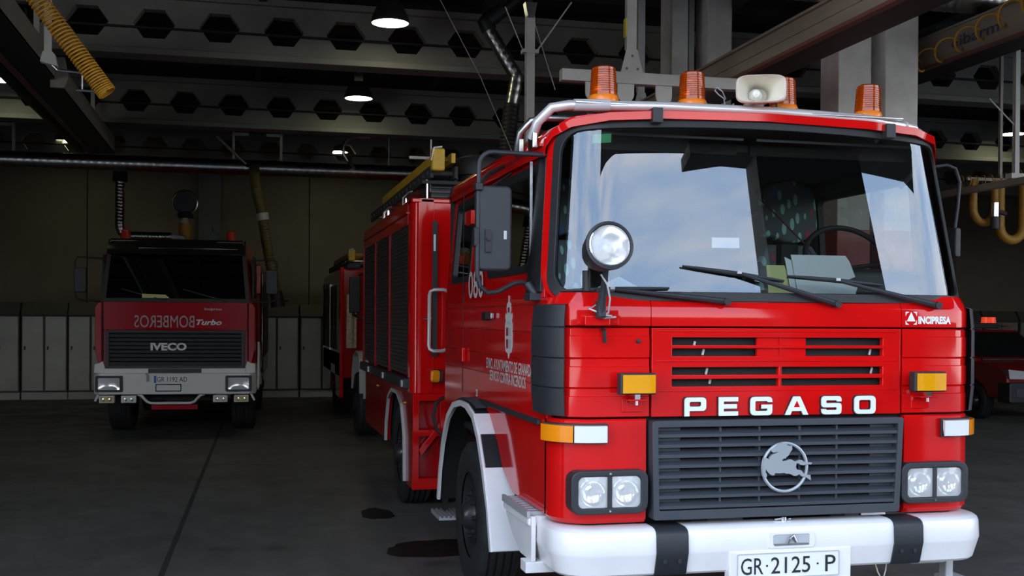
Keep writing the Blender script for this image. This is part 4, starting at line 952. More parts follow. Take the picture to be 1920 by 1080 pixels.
obj('windscreen_sticker', MB().grid(lambda u, v, off: WS(u, v, -0.004), [-1.055, -0.955], [0.835, 0.885]), GREEN, FE, flat=True)
st_ = obj('windscreen_sticker', MB().grid(lambda u, v, off: WS(u, v, -0.006), [-0.365, -0.205], [0.262, 0.318]), mat('white_sticker', (0.75, 0.78, 0.78), 0.5), FE, flat=True)
# ------------------------------------------------------------------ wipers
def wiper(piv, tip, b0, b1):
    f = lambda x, z, d: WS(x, z-1.968, d)
    o = obj('wiper_arm', MB().tube([(piv[0], -0.025, piv[1]), f(piv[0]*0.75+tip[0]*0.25, piv[1]*0.75+tip[1]*0.25, 0.045), f(tip[0], tip[1], 0.035)], [0.017, 0.015, 0.009], 8), BLACKP, FE)
    pts = [f(b0[0]+(b1[0]-b0[0])*k, b0[1]+(b1[1]-b0[1])*k, 0.022) for k in lin(0, 1, 9)]
    obj('wiper_blade', MB().tube(pts, [0.005, 0.008, 0.010, 0.012, 0.013, 0.012, 0.010, 0.008, 0.005], 8), BLACKP, o)
    obj('wiper_rubber', MB().tube([f(b0[0]+(b1[0]-b0[0])*k, b0[1]+(b1[1]-b0[1])*k-0.008, 0.008) for k in lin(0, 1, 9)], 0.004, 6), RUBBER, o)
    obj('wiper_clip', MB().box(tip[0]-0.012, tip[0]+0.012, f(tip[0], tip[1], 0.048)[1]-0.004, f(tip[0], tip[1], 0.048)[1]+0.004, tip[1]-0.004, tip[1]+0.010), GREYP, o)
    obj('wiper_pivot', MB().cyl((piv[0], 0.03, piv[1]), (piv[0], -0.045, piv[1]), 0.020, n=12), RUBBER, o)
wiper((-0.315, 1.945), (-0.93, 2.004), (-1.18, 1.995), (-0.62, 2.012))
wiper((0.318, 1.938), (-0.235, 2.095), (-0.546, 2.130), (0.03, 2.058))
wiper((0.922, 1.936), (0.335, 2.066), (0.055, 2.085), (0.62, 2.045))
# ------------------------------------------------------------------ round search light on the cowl
ax = Vector((-0.02, -1.0, 0.17)).normalized(); sc_ = Vector((-1.030, -0.24, 2.205))
sl = obj('search_light', MB().lathe([(0.0, -0.235), (0.05, -0.228), (0.080, -0.20), (0.100, -0.13), (0.113, -0.04), (0.120, 0.0), (0.120, 0.018), (0.108, 0.022), (0.100, 0.012)], sc_, ax, 32), BLACKP, FE)
obj('search_light_rim', MB().lathe([(0.101, 0.012), (0.104, 0.020), (0.099, 0.024), (0.095, 0.014)], sc_, ax, 32), CHROME, sl)
obj('search_light_reflector', MB().lathe([(0.02, -0.055), (0.05, -0.045), (0.08, -0.018), (0.097, 0.012)], sc_, ax, 28), REFL, sl)
obj('search_light_glass', MB().lathe([(0.0, 0.024), (0.05, 0.020), (0.098, 0.012)], sc_, ax, 28), LENS, sl)
obj('search_light_bulb', MB().lathe([(0.0, -0.012), (0.022, -0.018), (0.026, -0.04), (0.020, -0.055)], sc_, ax, 16), CLEARP, sl)
obj('search_light_stem', MB().tube([(-1.02, -0.17, 2.10), (-1.015, -0.13, 2.03), (-1.015, -0.10, 1.97), (-1.015, -0.07, 1.86)], [0.014, 0.016, 0.020, 0.026], 10), BLACKP, FE)
obj('search_light_handle', MB().cyl((-1.10, -0.10, 2.09), (-1.10, -0.10, 1.99), 0.020, n=10), RUBBER, FE)
obj('search_light_clamp', MB().box(-1.045, -0.95, -0.10, -0.05, 1.985, 1.998).box(-1.035, -0.995, -0.10, -0.03, 1.86, 1.94), BLACKP, FE, bevel=0.004)
obj('search_light_cable', MB().tube([(-1.04, -0.15, 2.07), (-1.01, -0.16, 2.02), (-0.985, -0.13, 1.95), (-0.98, -0.09, 1.88), (-1.03, -0.07, 1.865), (-0.99, -0.06, 1.855), (-0.93, -0.06, 1.86)], 0.005, 6).tube([(-1.03, -0.05, 1.92), (-1.07, -0.06, 1.90), (-1.0, -0.09, 1.87), (-0.96, -0.08, 1.865)], 0.005, 6), GREYP, FE)
br = obj('search_light_bracket', MB().box(-1.12, -0.90, -0.014, -0.001, 1.818, 1.895), RED, FE, bevel=0.003)
obj('bracket_tube', MB().box(-1.09, -0.955, -0.05, -0.012, 1.815, 1.868), RED, br, bevel=0.008)
for x, z in ((-1.105, 1.83), (-0.915, 1.83), (-0.90, 1.862)): obj('bracket_bolt', MB().cyl((x, -0.012, z), (x, -0.02, z), 0.007, n=8), RED, br)
# ------------------------------------------------------------------ mirrors
for sg in (-1, 1):
    mx = 0.0 if sg < 0 else -0.02
    def mbx(a, b): return (min(sg*a, sg*b)+mx, max(sg*a, sg*b)+mx)
    a, b = mbx(1.365, 1.560)
    if sg < 0:
        mi = obj('mirror', MB().prism(rrect(a, b, 2.10, 2.555, 0.03, 5), 'xz', 0.38, 0.45), BLACKP, FE, bevel=0.018, seg=3)
        obj('mirror_glass', MB().box(a+0.012, b-0.012, 0.45, 0.455, 2.12, 2.535), CHROME, mi)
        obj('mirror_label', MB().box(-1.413, -1.397, 0.376, 0.381, 2.27, 2.315), GREYP, mi)
        obj('mirror_clamp', MB().box(-1.57, -1.53, 0.36, 0.42, 2.525, 2.565).box(-1.575, -1.545, 0.37, 0.42, 2.23, 2.33), RUBBER, mi, bevel=0.006)
        obj('mirror_screw', MB().cyl((-1.50, 0.38, 2.27), (-1.50, 0.35, 2.27), 0.010, n=8).box(-1.515, -1.485, 0.365, 0.38, 2.20, 2.32), RUBBER, mi)
        obj('mirror_arm', MB().tube([(-1.16, 0.44, 2.735), (-1.40, 0.41, 2.735)] + [(-1.47-0.075*math.sin(R(q)), 0.40, 2.66+0.075*math.cos(R(q))) for q in range(0, 91, 18)] + [(-1.55, 0.39, 2.5), (-1.555, 0.38, 2.15), (-1.555, 0.38, 2.08), (-1.54, 0.38, 2.02), (-1.50, 0.39, 1.985), (-1.44, 0.40, 1.99), (-1.35, 0.42, 2.035), (-1.30, 0.43, 2.045), (-1.26, 0.44, 2.03)], 0.013, 10), BLACKP, FE)
        obj('mirror_stay', MB().tube([(-1.54, 0.40, 2.56), (-1.42, 0.75, 2.66), (-1.23, 1.2, 2.77)], 0.014, 8).tube([(-1.53, 0.41, 2.53), (-1.40, 0.70, 2.59), (-1.23, 1.0, 2.70)], 0.009, 8), BLACKP, FE)
        obj('mirror_foot', MB().cyl((-1.27, 0.43, 2.04), (-1.22, 0.40, 1.965), 0.024, n=12).box(-1.28, -1.21, 0.33, 0.46, 1.945, 1.985), BLACKP, FE, bevel=0.005)
    else:
        mi = obj('mirror', MB().prism(rrect(1.45, 1.49, 2.24, 2.42, 0.012, 3), 'xz', 0.58, 0.66), BLACKP, FE, bevel=0.012)
        obj('mirror_arm', MB().tube([(1.16, 0.58, 2.76), (1.40, 0.60, 2.80), (1.46, 0.60, 2.78), (1.49, 0.60, 2.70), (1.485, 0.61, 2.55), (1.47, 0.62, 2.40)], 0.010, 8), BLACKP, FE)
# ------------------------------------------------------------------ roof rack, beacons and horn
rk = obj('roof_rail', MB().tube([(-1.205, 0.60, 2.85), (-1.19, 0.54, 2.93), (-1.12, 0.50, 3.005), (-1.03, 0.48, 3.02), (-0.5, 0.46, 3.035), (0.2, 0.46, 3.038), (0.8, 0.48, 3.028), (1.12, 0.52, 2.995), (1.18, 0.56, 2.94), (1.20, 0.60, 2.87)], 0.028, 12), SATIN, FE)
obj('roof_rail', MB().tube([(-1.215, 0.92, 2.83), (-1.21, 0.86, 2.92), (-1.15, 0.84, 2.99), (-1.05, 0.84, 3.01), (0.9, 0.84, 3.03), (1.15, 0.84, 2.99), (1.215, 0.9, 2.86)], 0.020, 12), ALU, FE)
for y in (0.55, 0.86): obj('rail_foot', MB().box(-1.215, -1.185, y, y+0.11, 2.79, 2.89), GALV, FE, bevel=0.006)
obj('rail_grip', MB().cyl((-1.0, 0.48, 3.022), (-0.80, 0.47, 3.028), 0.034, n=14), GREYP, FE)
obj('rail_grip', MB().cyl((1.04, 0.51, 3.01), (1.17, 0.54, 2.965), 0.030, n=14), GREYP, FE)
obj('beacon_shelf', MB().box(-1.0, 1.0, 0.44, 0.70, 3.028, 3.042), ALU, FE, bevel=0.004)
for x in (-0.9, -0.3, 0.3, 0.9): obj('shelf_foot', MB().box(x-0.02, x+0.02, 0.5, 0.6, 2.94, 3.03), BLACKP, FE)
def beacon(x, dz=0.0, tilt=0.0):
    z0 = 3.042+dz
    b = obj('beacon', MB().lathe([(0.086, 0.0), (0.087, 0.035), (0.080, 0.05), (0.076, 0.055), (0.0, 0.056)], (x, 0.56, z0), (tilt, 0, 1), 28), ORANGE, FE)
    pr = [(0.0775, 0.05)]
    for k in range(11): h = 0.064+k*0.0125; rr = 0.0765-0.0065*k/10; pr += [(rr, h), (rr, h+0.004), (rr-0.004, h+0.0065), (rr-0.004, h+0.010)]
    pr += [(0.066, 0.205), (0.05, 0.215), (0.0, 0.218)]
    obj('beacon_dome', MB().lathe(pr, (x, 0.56, z0), (tilt, 0, 1), 32), AMBER2, b)
    rf = MB().lathe([(0.004, 0.0), (0.03, 0.012), (0.046, 0.034)], (x-0.01, 0.585, z0+0.125), (-0.35, -1, 0), 18)
    obj('beacon_reflector', rf, REFL, b)
    obj('beacon_bulb', MB().cyl((x, 0.56, z0+0.055), (x, 0.56, z0+0.14), 0.012, n=10), CLEARP, b)
for x in (-0.805, -0.276): beacon(x, 0.002)
beacon(0.290, 0.0); beacon(0.835, -0.012, 0.03)
def horn_pt(k, n=28):
    # squarish flaring bell: k 0 throat .. 1 mouth
    out = []
    for i in range(n):
        a = 2*math.pi*i/n; c, s = math.cos(a), math.sin(a); e = 0.45+0.55*(1-k)
        sgn = lambda q: (1 if q >= 0 else -1)
        out.append((sgn(c)*abs(c)**e, sgn(s)*abs(s)**e))
    return out
hv = []; hs = [(1.0, 0.136, 0.078, 0.36), (1.0, 0.130, 0.073, 0.352), (0.95, 0.115, 0.065, 0.385), (0.8, 0.085, 0.055, 0.44), (0.5, 0.062, 0.048, 0.50), (0.2, 0.050, 0.042, 0.55), (0, 0.045, 0.04, 0.57)]
mb = MB(); nn = 28
outer_ = [(1.0, 0.136, 0.078, 0.36), (1.0, 0.140, 0.082, 0.372), (0.9, 0.120, 0.072, 0.42), (0.6, 0.085, 0.06, 0.50), (0.2, 0.065, 0.055, 0.58), (0, 0.06, 0.05, 0.66)]
seq = list(reversed(hs)) + outer_
for k, rx_, rz_, y in seq: mb.v += [(0.088+u*rx_, y, 3.165+w*rz_) for u, w in horn_pt(k, nn)]
mb.f = [(i*nn+j, i*nn+(j+1) % nn, (i+1)*nn+(j+1) % nn, (i+1)*nn+j) for i in range(len(seq)-1) for j in range(nn)]
mb.f += [tuple(range(nn-1, -1, -1)), tuple((len(seq)-1)*nn+j for j in range(nn))]
HM = T((0.055, 0.36, 3.145)) @ RZ(-22) @ T((-0.088, -0.36, -3.165))
hn = obj('loudspeaker_horn', mb.xf(HM), CREAM, FE, ang=50)
obj('horn_throat', MB().lathe([(0.0, -0.03), (0.02, -0.026), (0.030, -0.005), (0.040, 0.03), (0.045, 0.07)], (0.066, 0.45, 3.150), (0, 1, 0), 20).xf(HM), CLEARP, hn)
obj('horn_bracket', MB().box(0.06, 0.12, 0.46, 0.60, 3.04, 3.10), STEELP, hn)
obj('horn_cable', MB().tube([(0.0, 0.6, 3.10), (-0.06, 0.58, 3.06), (-0.08, 0.56, 3.12), (-0.12, 0.55, 3.14), (-0.14, 0.55, 3.16), (-0.13, 0.55, 3.18), (-0.09, 0.56, 3.16), (-0.06, 0.58, 3.12)], 0.004, 6), GREYP, hn)
obj('aerial_stub', MB().cyl((0.20, 0.46, 3.05), (0.20, 0.46, 3.09), 0.007, n=8), RUBBER, FE)
# ------------------------------------------------------------------ wheels
def wheel(parent, x_out, y, r, w, sg, rim=0.29, m=TYRE):
    # x_out: outer face; sg -1 = left side
    xi = x_out - sg*w; mid = (x_out+xi)/2
    pr = [(rim, -w/2+0.01), (rim+0.04, -w/2-0.0), (r-0.10, -w/2-0.008), (r-0.035, -w/2+0.002), (r-0.008, -w/2+0.022)]
    for k in (-0.28, -0.095, 0.095, 0.28):
        c = k*w; pr += [(r, c-0.012), (r-0.012, c-0.007), (r-0.012, c+0.007), (r, c+0.012)]
    pr += [(r-0.008, w/2-0.022), (r-0.035, w/2-0.002), (r-0.10, w/2+0.008), (rim+0.04, w/2), (rim, w/2-0.01)]
    t = obj('wheel', MB().lathe(pr, (mid, y, r), (1, 0, 0), 48), m, parent, ang=40)
    s = sg
    rp = [(rim, 0.0), (rim-0.012, -0.02), (rim-0.04, -0.045), (rim-0.075, -0.09), (rim-0.10, -0.10), (rim-0.11, -0.02), (0.12, -0.01), (0.10, 0.03), (0.07, 0.06), (0.0, 0.07)]
    obj('wheel_rim', MB().lathe(rp, (x_out-s*0.02, y, r), (s, 0, 0), 32), mat('rim_black', (0.022, 0.022, 0.023), 0.35, coat=0.3) if 'rim_black' not in bpy.data.materials else bpy.data.materials['rim_black'], t)
    for k in range(8):
        a = 2*math.pi*k/8; c = Vector((x_out-s*0.03, y+0.145*math.cos(a), r+0.145*math.sin(a)))
        obj('wheel_nut', MB().cyl(c, c+Vector((s*0.03, 0, 0)), 0.016, n=6), bpy.data.materials['rim_black'], t)
    return t
wheel(FE, -1.255, 2.12, 0.50, 0.27, -1); wheel(FE, 1.255, 2.12, 0.50, 0.27, 1)
wheel(FE, -1.24, 5.75, 0.50, 0.27, -1); wheel(FE, 1.24, 5.75, 0.50, 0.27, 1)
wheel(FE, -0.92, 5.75, 0.50, 0.27, -1); wheel(FE, 0.92, 5.75, 0.50, 0.27, 1)
for y in (2.12, 5.75): obj('axle', MB().cyl((-1.05, y, 0.5), (1.05, y, 0.5), 0.08, n=14), DARK, FE)
for sg in (-1, 1): obj('wheel_arch_liner', MB().box(sg*0.81-0.31, sg*0.81+0.31, 0.4, 3.2, 1.0, 1.06), DARK, FE)
# ------------------------------------------------------------------ equipment body behind the cab
Bx, By0, By1 = 1.30, 4.56, 8.68
shell = [(-Bx+0.0, By0+0.10)] + arc(-Bx+0.10, By0+0.10, 0.10, 180, 270, 6)[1:] + arc(Bx-0.10, By0+0.10, 0.10, 270, 360, 6) + [(Bx, By1), (-Bx, By1)]
core = MB().box(-Bx+0.06, Bx-0.06, By0+0.06, By1, 1.18, 2.88)
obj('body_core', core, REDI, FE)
post = [(-Bx, 4.80)] + arc(-Bx+0.09, By0+0.09, 0.09, 180, 270, 7) + [(-1.10, By0), (-1.10, By0+0.04), (-1.26, By0+0.10), (-1.26, 4.80)]
obj('body_corner_post', MB().prism(post, 'xy', 1.17, 2.925), RED, FE, bevel=0.004)
obj('body_corner_post', MB().prism([(-a, b) for a, b in reversed(post)], 'xy', 1.17, 2.925), RED, FE, bevel=0.004)
obj('body_front_panel', MB().box(-1.10, 1.10, By0+0.01, By0+0.05, 1.17, 2.92), RED, FE)
obj('body_roof', MB().box(-Bx, Bx, By0, By1+0.02, 2.88, 2.925), RED, FE, bevel=0.012)
for sg in (-1, 1): obj('body_cornice', MB().box(sg*(Bx-0.038)-0.042, sg*(Bx-0.038)+0.042, 4.8, By1+0.02, 2.70, 2.885), RED, FE, bevel=0.006)
obj('cornice_gutter', MB().box(-Bx-0.02, -Bx, 4.78, By1, 2.80, 2.815), REDI, FE)
for i in range(3):
    ya, yb = 4.83 + i*1.29, 4.83 + (i+1)*1.29 - 0.03
    mb = MB(); z = 1.32; prof = []
    while z < 2.70: prof += [(-Bx+0.012, z), (-Bx+0.002, z+0.006), (-Bx+0.002, z+0.030), (-Bx+0.012, z+0.036)]; z += 0.038
    mb.v = [(x, y, z) for y in (ya, yb) for x, z in prof]; n = len(prof); mb.f = [(k, k+1, n+k+1, n+k) for k in range(n-1)]
    obj('roller_shutter', mb, SHUT, FE, ang=20)
    obj('shutter_guide', MB().box(-Bx-0.012, -Bx+0.02, yb-0.0, yb+0.03, 1.30, 2.70), REDI, FE)
obj('shutter_sill', MB().box(-Bx-0.05, -Bx+0.02, 4.68, By1, 1.20, 1.30), BLACKP, FE, bevel=0.012)
for y in (4.74, 6.2, 7.6): obj('sill_latch', MB().box(-Bx-0.065, -Bx-0.05, y, y+0.10, 1.22, 1.28), ALU, FE)
# skirt with rear wheel opening
skirt = [(4.60, 0.30), (5.02, 0.30), (5.06, 0.75), (5.25, 1.02), (5.55, 1.12), (5.95, 1.12), (6.25, 1.02), (6.44, 0.75), (6.48, 0.55), (8.6, 0.55), (8.66, 1.20), (4.60, 1.20)]
for sg in (-1, 1):
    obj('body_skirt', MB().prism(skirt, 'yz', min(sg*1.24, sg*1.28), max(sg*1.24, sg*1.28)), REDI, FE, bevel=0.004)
    ap = [(5.02, 0.32), (5.06, 0.75), (5.25, 1.02), (5.55, 1.12), (5.95, 1.12), (6.25, 1.02), (6.44, 0.75), (6.48, 0.55)]
    obj('wheel_arch_trim', MB().ribbon(ap, 0.035, 0, 0.03, fn=lambda u, v, y: (sg*(1.275+y), u, v)), STEELP, FE)
    obj('inner_arch', MB().prism([(5.0, 0.5), (5.1, 0.8), (5.3, 1.08), (5.6, 1.17), (5.9, 1.17), (6.2, 1.08), (6.4, 0.8), (6.5, 0.5), (6.5, 1.19), (5.0, 1.19)], 'yz', min(sg*0.7, sg*1.22), max(sg*0.7, sg*1.22)), DARK, FE)
fr = obj('skirt_front', MB().cells(lambda u, v, off: (u, 4.58-off, v), [-1.28, -1.22, -1.03, -0.9], [0.30, 0.40, 0.78, 0.84, 1.10, 1.17], [(-1.22, -1.03, 0.40, 0.78), (-1.22, -1.03, 0.84, 1.10)], 0.03), RED, FE, bevel=0.004)
obj('skirt_front_back', MB().box(-1.26, -0.9, 4.66, 4.68, 0.32, 1.17), REDI, FE)
obj('diagonal_brace', MB().prism([(-1.22, 0.66), (-1.20, 0.60), (-1.03, 0.82), (-1.03, 0.90)], 'xz', 4.575, 4.61), RED, FE, bevel=0.004)
obj('under_box', MB().box(-1.05, -0.75, 4.0, 4.5, 0.36, 0.80), RUBBER, FE, bevel=0.02)
obj('side_lock', MB().cyl((-1.28, 5.10, 1.05), (-1.295, 5.10, 1.05), 0.02, n=10), mat('brass', (0.6, 0.42, 0.12), 0.3, 1.0), FE)
obj('side_lock', MB().cyl((-1.28, 7.3, 1.08), (-1.295, 7.3, 1.08), 0.02, n=10), bpy.data.materials['brass'], FE)
# between cab and body: exhaust stack box, grab handle, marker light, hose
obj('body_front_strip', MB().box(-1.115, -1.065, By0-0.012, By0+0.01, 1.50, 2.72), DASH, FE, bevel=0.004)
obj('strip_clip', MB().box(-1.105, -1.085, By0-0.02, By0-0.01, 2.45, 2.60), LETTER, FE, bevel=0.004)
gh = [(-1.145, 4.43, 2.02)] + [(-1.145+0.03-0.03*math.cos(R(a)), 4.42, 2.06+0.03*math.sin(R(a))) for a in range(0, 91, 30)]
obj('grab_handle', MB().tube([(-1.155, 4.45, 2.05), (-1.148, 4.43, 2.085), (-1.12, 4.42, 2.10), (-1.03, 4.42, 2.10), (-0.99, 4.42, 2.085), (-0.98, 4.43, 2.05), (-0.985, 4.44, 1.60), (-1.0, 4.44, 1.57), (-1.04, 4.43, 1.555), (-1.12, 4.43, 1.555), (-1.15, 4.44, 1.57), (-1.158, 4.45, 1.60)], 0.016, 10, closed=True), SATIN, FE)
obj('latch_handle', MB().cyl((-1.20, 4.50, 1.845), (-1.13, 4.48, 1.845), 0.010, n=8), CHROME, FE)
mk = obj('side_marker', MB().box(-1.13, -1.03, 4.42, 4.54, 1.27, 1.39), BLACKP, FE, bevel=0.02)
obj('side_marker_lens', MB().box(-1.145, -1.06, 4.40, 4.46, 1.275, 1.385), AMBER, mk, bevel=0.022, seg=3)
obj('air_hose', MB().tube([(-1.02, 4.45, 1.14), (-1.09, 4.42, 1.10), (-1.12, 4.42, 0.98), (-1.09, 4.42, 0.86), (-1.03, 4.4, 0.80)], 0.016, 8), RUBBER, FE)
sp = obj('access_step', MB().box(-1.30, -1.10, 3.02, 3.40, 0.30, 0.32), TREAD, FE)
for k in range(6): obj('step_tread', MB().box(-1.30+k*0.034, -1.285+k*0.034, 3.02, 3.40, 0.32, 0.332), TREAD, sp)
obj('step_hanger', MB().box(-1.22, -1.18, 3.3, 3.34, 0.3, 0.92), DARK, FE)
# roof gear
obj('roof_vent', MB().lathe([(0.20, 0.0), (0.20, 0.24), (0.23, 0.24), (0.235, 0.34), (0.20, 0.40), (0.10, 0.435), (0.0, 0.44)], (-0.66, 4.80, 2.92), (0, 0, 1), 26), BLACKP, FE)
lv = obj('louvre_box', MB().box(-1.10, -0.86, 4.72, 5.3, 2.925, 3.20), DASH, FE)
for k in range(6): obj('louvre', MB().box(-1.105, -0.855, 4.70, 4.73, 2.95+k*0.042, 2.965+k*0.042), GRILLE, lv)
for y in (4.62, 6.0, 7.4): obj('rack_post', MB().cyl((-1.16, y, 2.92), (-1.16, y, 3.10), 0.014, n=8), CHROME, FE)
for y in (5.35, 6.9): obj('rack_hook', MB().tube([(-1.27, y, 2.92), (-1.27, y, 3.0), (-1.22, y, 3.05), (-1.18, y, 3.06)], 0.014, 8), ALU, FE)
for y in (4.60, 7.4): obj('rack_beam', MB().box(-1.2, -0.4, y, y+0.04, 3.06, 3.09), DASH, FE)
# ladder lying on the rack
def ladder(name, label, x0, x1, y0, y1, z, nr, yellow=True, loc=(2.75, 5.46, 0), rise=0.0):
    L = thing(name, label, 'ladder', loc)
    for x in (x0, x1): obj('ladder_rail', MB().box(x-0.016, x+0.016, y0, y1, z, z+0.11), DASH, L, bevel=0.006)
    for k in range(nr):
        y = y0+0.12+(y1-y0-0.24)*k/(nr-1)
        obj('rung', MB().cyl((x0-0.02, y, z+0.055), (x1+0.02, y, z+0.055), 0.018, n=8), ALU, L)
    if yellow:
        for x in (x0+0.035, x1-0.035): obj('upper_rail', MB().box(x-0.02, x+0.02, y0-0.05, y1-1.0, z+0.13, z+0.22), YELLOW, L, bevel=0.006)
        obj('rail_end', MB().box(x0-0.02, x0+0.10, y0-0.12, y0-0.03, z+0.05, z+0.25), YELLOW, L, bevel=0.02)
        obj('rail_hook', MB().tube([(x0-0.02, y0-0.10, z+0.14), (x0+0.0, y0-0.12, z+0.25), (x0+0.07, y0-0.12, z+0.26)], 0.008, 8), LETTER, L)
        for k in range(nr-4):
            y = y0+0.1+(y1-y0-1.2)*k/(nr-5)
            obj('rung', MB().cyl((x0+0.03, y, z+0.175), (x1-0.03, y, z+0.175), 0.016, n=8), YELLOW, L)
    return L
ladder('ladder', 'dark rail ladder with yellow upper section on the roof of the near fire engine', -1.14, -0.92, 4.45, 9.3, 3.095, 18)
obj('rack_pole', MB().cyl((-1.30, 4.75, 3.31), (-0.9, 4.75, 3.31), 0.014, n=8).cyl((-1.10, 4.75, 3.0), (-1.10, 4.75, 3.48), 0.008, n=8), STEELP, FE)

# ================================================================== THE DISTANT FIRE ENGINE
IV = thing('fire_engine', 'distant red fire engine at left with black grille, white bumper and mirror-written lettering', 'fire engine', (-1.02, 17.9, 0), R(-2.4))
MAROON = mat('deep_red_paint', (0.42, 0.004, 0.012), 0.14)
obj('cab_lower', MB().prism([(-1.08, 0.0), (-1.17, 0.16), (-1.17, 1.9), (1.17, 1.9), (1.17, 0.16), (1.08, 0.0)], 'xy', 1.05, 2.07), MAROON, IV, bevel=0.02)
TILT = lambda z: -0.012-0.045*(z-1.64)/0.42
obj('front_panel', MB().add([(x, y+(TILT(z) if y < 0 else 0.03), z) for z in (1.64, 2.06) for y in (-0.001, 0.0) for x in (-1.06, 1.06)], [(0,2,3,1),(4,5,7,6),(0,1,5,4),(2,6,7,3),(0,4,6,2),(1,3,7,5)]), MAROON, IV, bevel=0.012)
for sg in (-1, 1):
    obj('corner_panel', MB().prism([(sg*1.075, 1.10), (sg*1.12, 1.10), (sg*1.175, 1.35), (sg*1.175, 1.98), (sg*1.13, 2.05), (sg*1.075, 2.05)], 'xz', -0.04, 0.3), MAROON, IV, bevel=0.012)
    obj('panel_gap', MB().box(sg*1.066-0.008, sg*1.066+0.008, -0.034, 0.0, 1.05, 2.05), DARK, IV)
# upper cab: leaning pillars, black visor
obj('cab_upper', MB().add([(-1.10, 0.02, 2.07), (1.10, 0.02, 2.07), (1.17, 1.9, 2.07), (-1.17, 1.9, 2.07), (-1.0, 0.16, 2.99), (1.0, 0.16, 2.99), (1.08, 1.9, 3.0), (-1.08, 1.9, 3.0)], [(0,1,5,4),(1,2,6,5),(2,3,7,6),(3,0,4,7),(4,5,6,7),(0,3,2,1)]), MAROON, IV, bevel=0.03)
f2 = lambda x, z, d=0.0: (x, 0.02+0.14*(z-2.07)/0.92-d, z)
obj('windscreen_frame', ringplate(MB(), [(u*(1.09-0.085*(v-2.07)), v) for u, v in ((-1, 2.06), (1, 2.06), (1, 2.86), (-1, 2.86))], [(u*(1.03-0.085*(v-2.07)), v) for u, v in ((-1, 2.12), (1, 2.12), (1, 2.80), (-1, 2.80))], lambda u, v, off: f2(u, v, 0.022+off), 0.03), RUBBER, IV)
obj('windscreen', MB().grid(lambda u, v, off: f2(u*(1.03-0.085*(v-2.07)), v, 0.012), lin(-1, 1, 5), [2.12, 2.80]), glass('dark_windscreen', 1.6, (0.25, 0.27, 0.26)), IV)
obj('windscreen_back', MB().grid(lambda u, v, off: f2(u*(1.04-0.085*(v-2.07)), v, 0.004), lin(-1, 1, 3), [2.10, 2.82]), DARK, IV)
vz = obj('sun_shield', MB().grid(lambda u, v, off: (u*1.02, -0.06+0.20*v**1.6+0.10*abs(u)**4-off, 2.79+0.23*v), lin(-1, 1, 13), lin(0, 1, 7), 0.03), mat('gloss_black', (0.012, 0.012, 0.013), 0.18, coat=0.6), IV)
obj('sun_shield_rib', MB().tube([(x, -0.035+0.10*abs(x/1.02)**4, 2.88) for x in lin(-0.55, 0.9, 9)], 0.012, 6), bpy.data.materials['gloss_black'], vz)
obj('cab_roof', MB().box(-1.0, 1.0, 0.12, 1.9, 2.97, 3.03), bpy.data.materials['gloss_black'], IV, bevel=0.03)
for x in (-0.79, 0.79):
    b = obj('roof_beacon', MB().lathe([(0.075, 0.0), (0.075, 0.03), (0.07, 0.04), (0.065, 0.14), (0.04, 0.16), (0, 0.165)], (x, 0.35, 3.03), (0, 0, 1), 18), mat('red_dome', (0.45, 0.03, 0.015), 0.25, coat=0.5), IV)
obj('cab_aerial', MB().box(0.42, 0.58, 0.45, 0.6, 3.03, 3.16).cyl((0.5, 0.5, 3.16), (0.5, 0.5, 3.26), 0.015, n=8), BLACKP, IV)
IVW = mat('pale_bumper_paint', (0.78, 0.78, 0.77), 0.4)
# grille with slats and the white lettering
gr = obj('grille_frame', ringplate(MB(), rrect(-1.02, 1.02, 1.05, 1.63, 0.02, 3), rrect(-0.97, 0.97, 1.10, 1.60, 0.02, 3), lambda u, v, off: (u, -0.06-off, v), 0.07), BLACKP, IV, bevel=0.006)
obj('grille_backing', MB().box(-0.99, 0.99, -0.012, 0.0, 1.06, 1.62), RUBBER, IV)
for k in range(8):
    z = 1.125+k*0.060
    obj('grille_slat', MB().prism([(-0.055, z), (-0.055, z+0.022), (-0.01, z+0.042), (-0.01, z+0.02)], 'yz', -0.975, 0.975), RUBBER, IV)
obj('grille_plinth', MB().box(-0.40, 0.38, -0.075, 0.0, 0.985, 1.05), BLACKP, IV)
for x0, x1, n_ in ((-0.37, 0.16, 'IVECO'),): lettering('grille_lettering', n_, LETTER, IV, T((x0, -0.064, 1.325)), x1-x0, 0.118, 0.045)
lettering('mirrored_lettering', 'BOMBEROS', mat('silver_lettering', (0.42, 0.42, 0.42), 0.35), IV, T((0.27, -0.022, 1.675)) @ RX(6.1) @ Matrix.Scale(-1, 4, (1, 0, 0)), 0.88, 0.185, 0.0)
lettering('model_lettering', 'Turbo', LETTER, IV, T((0.295, -0.026, 1.715)) @ RX(6.1), 0.38, 0.085, 0.03, 0.3)
lettering('small_lettering', 'Incipresa', DECAL, IV, T((0.42, -0.050, 1.93)) @ RX(6.1), 0.26, 0.05, 0.01)
obj('bonnet_slot', MB().box(-0.45, 0.24, -0.036, -0.028, 1.955, 1.99), DARK, IV)
for z in (1.65,): obj('bonnet_lip', MB().box(-1.05, 1.05, -0.045, -0.02, z-0.01, z+0.008), MAROON, IV, bevel=0.004)
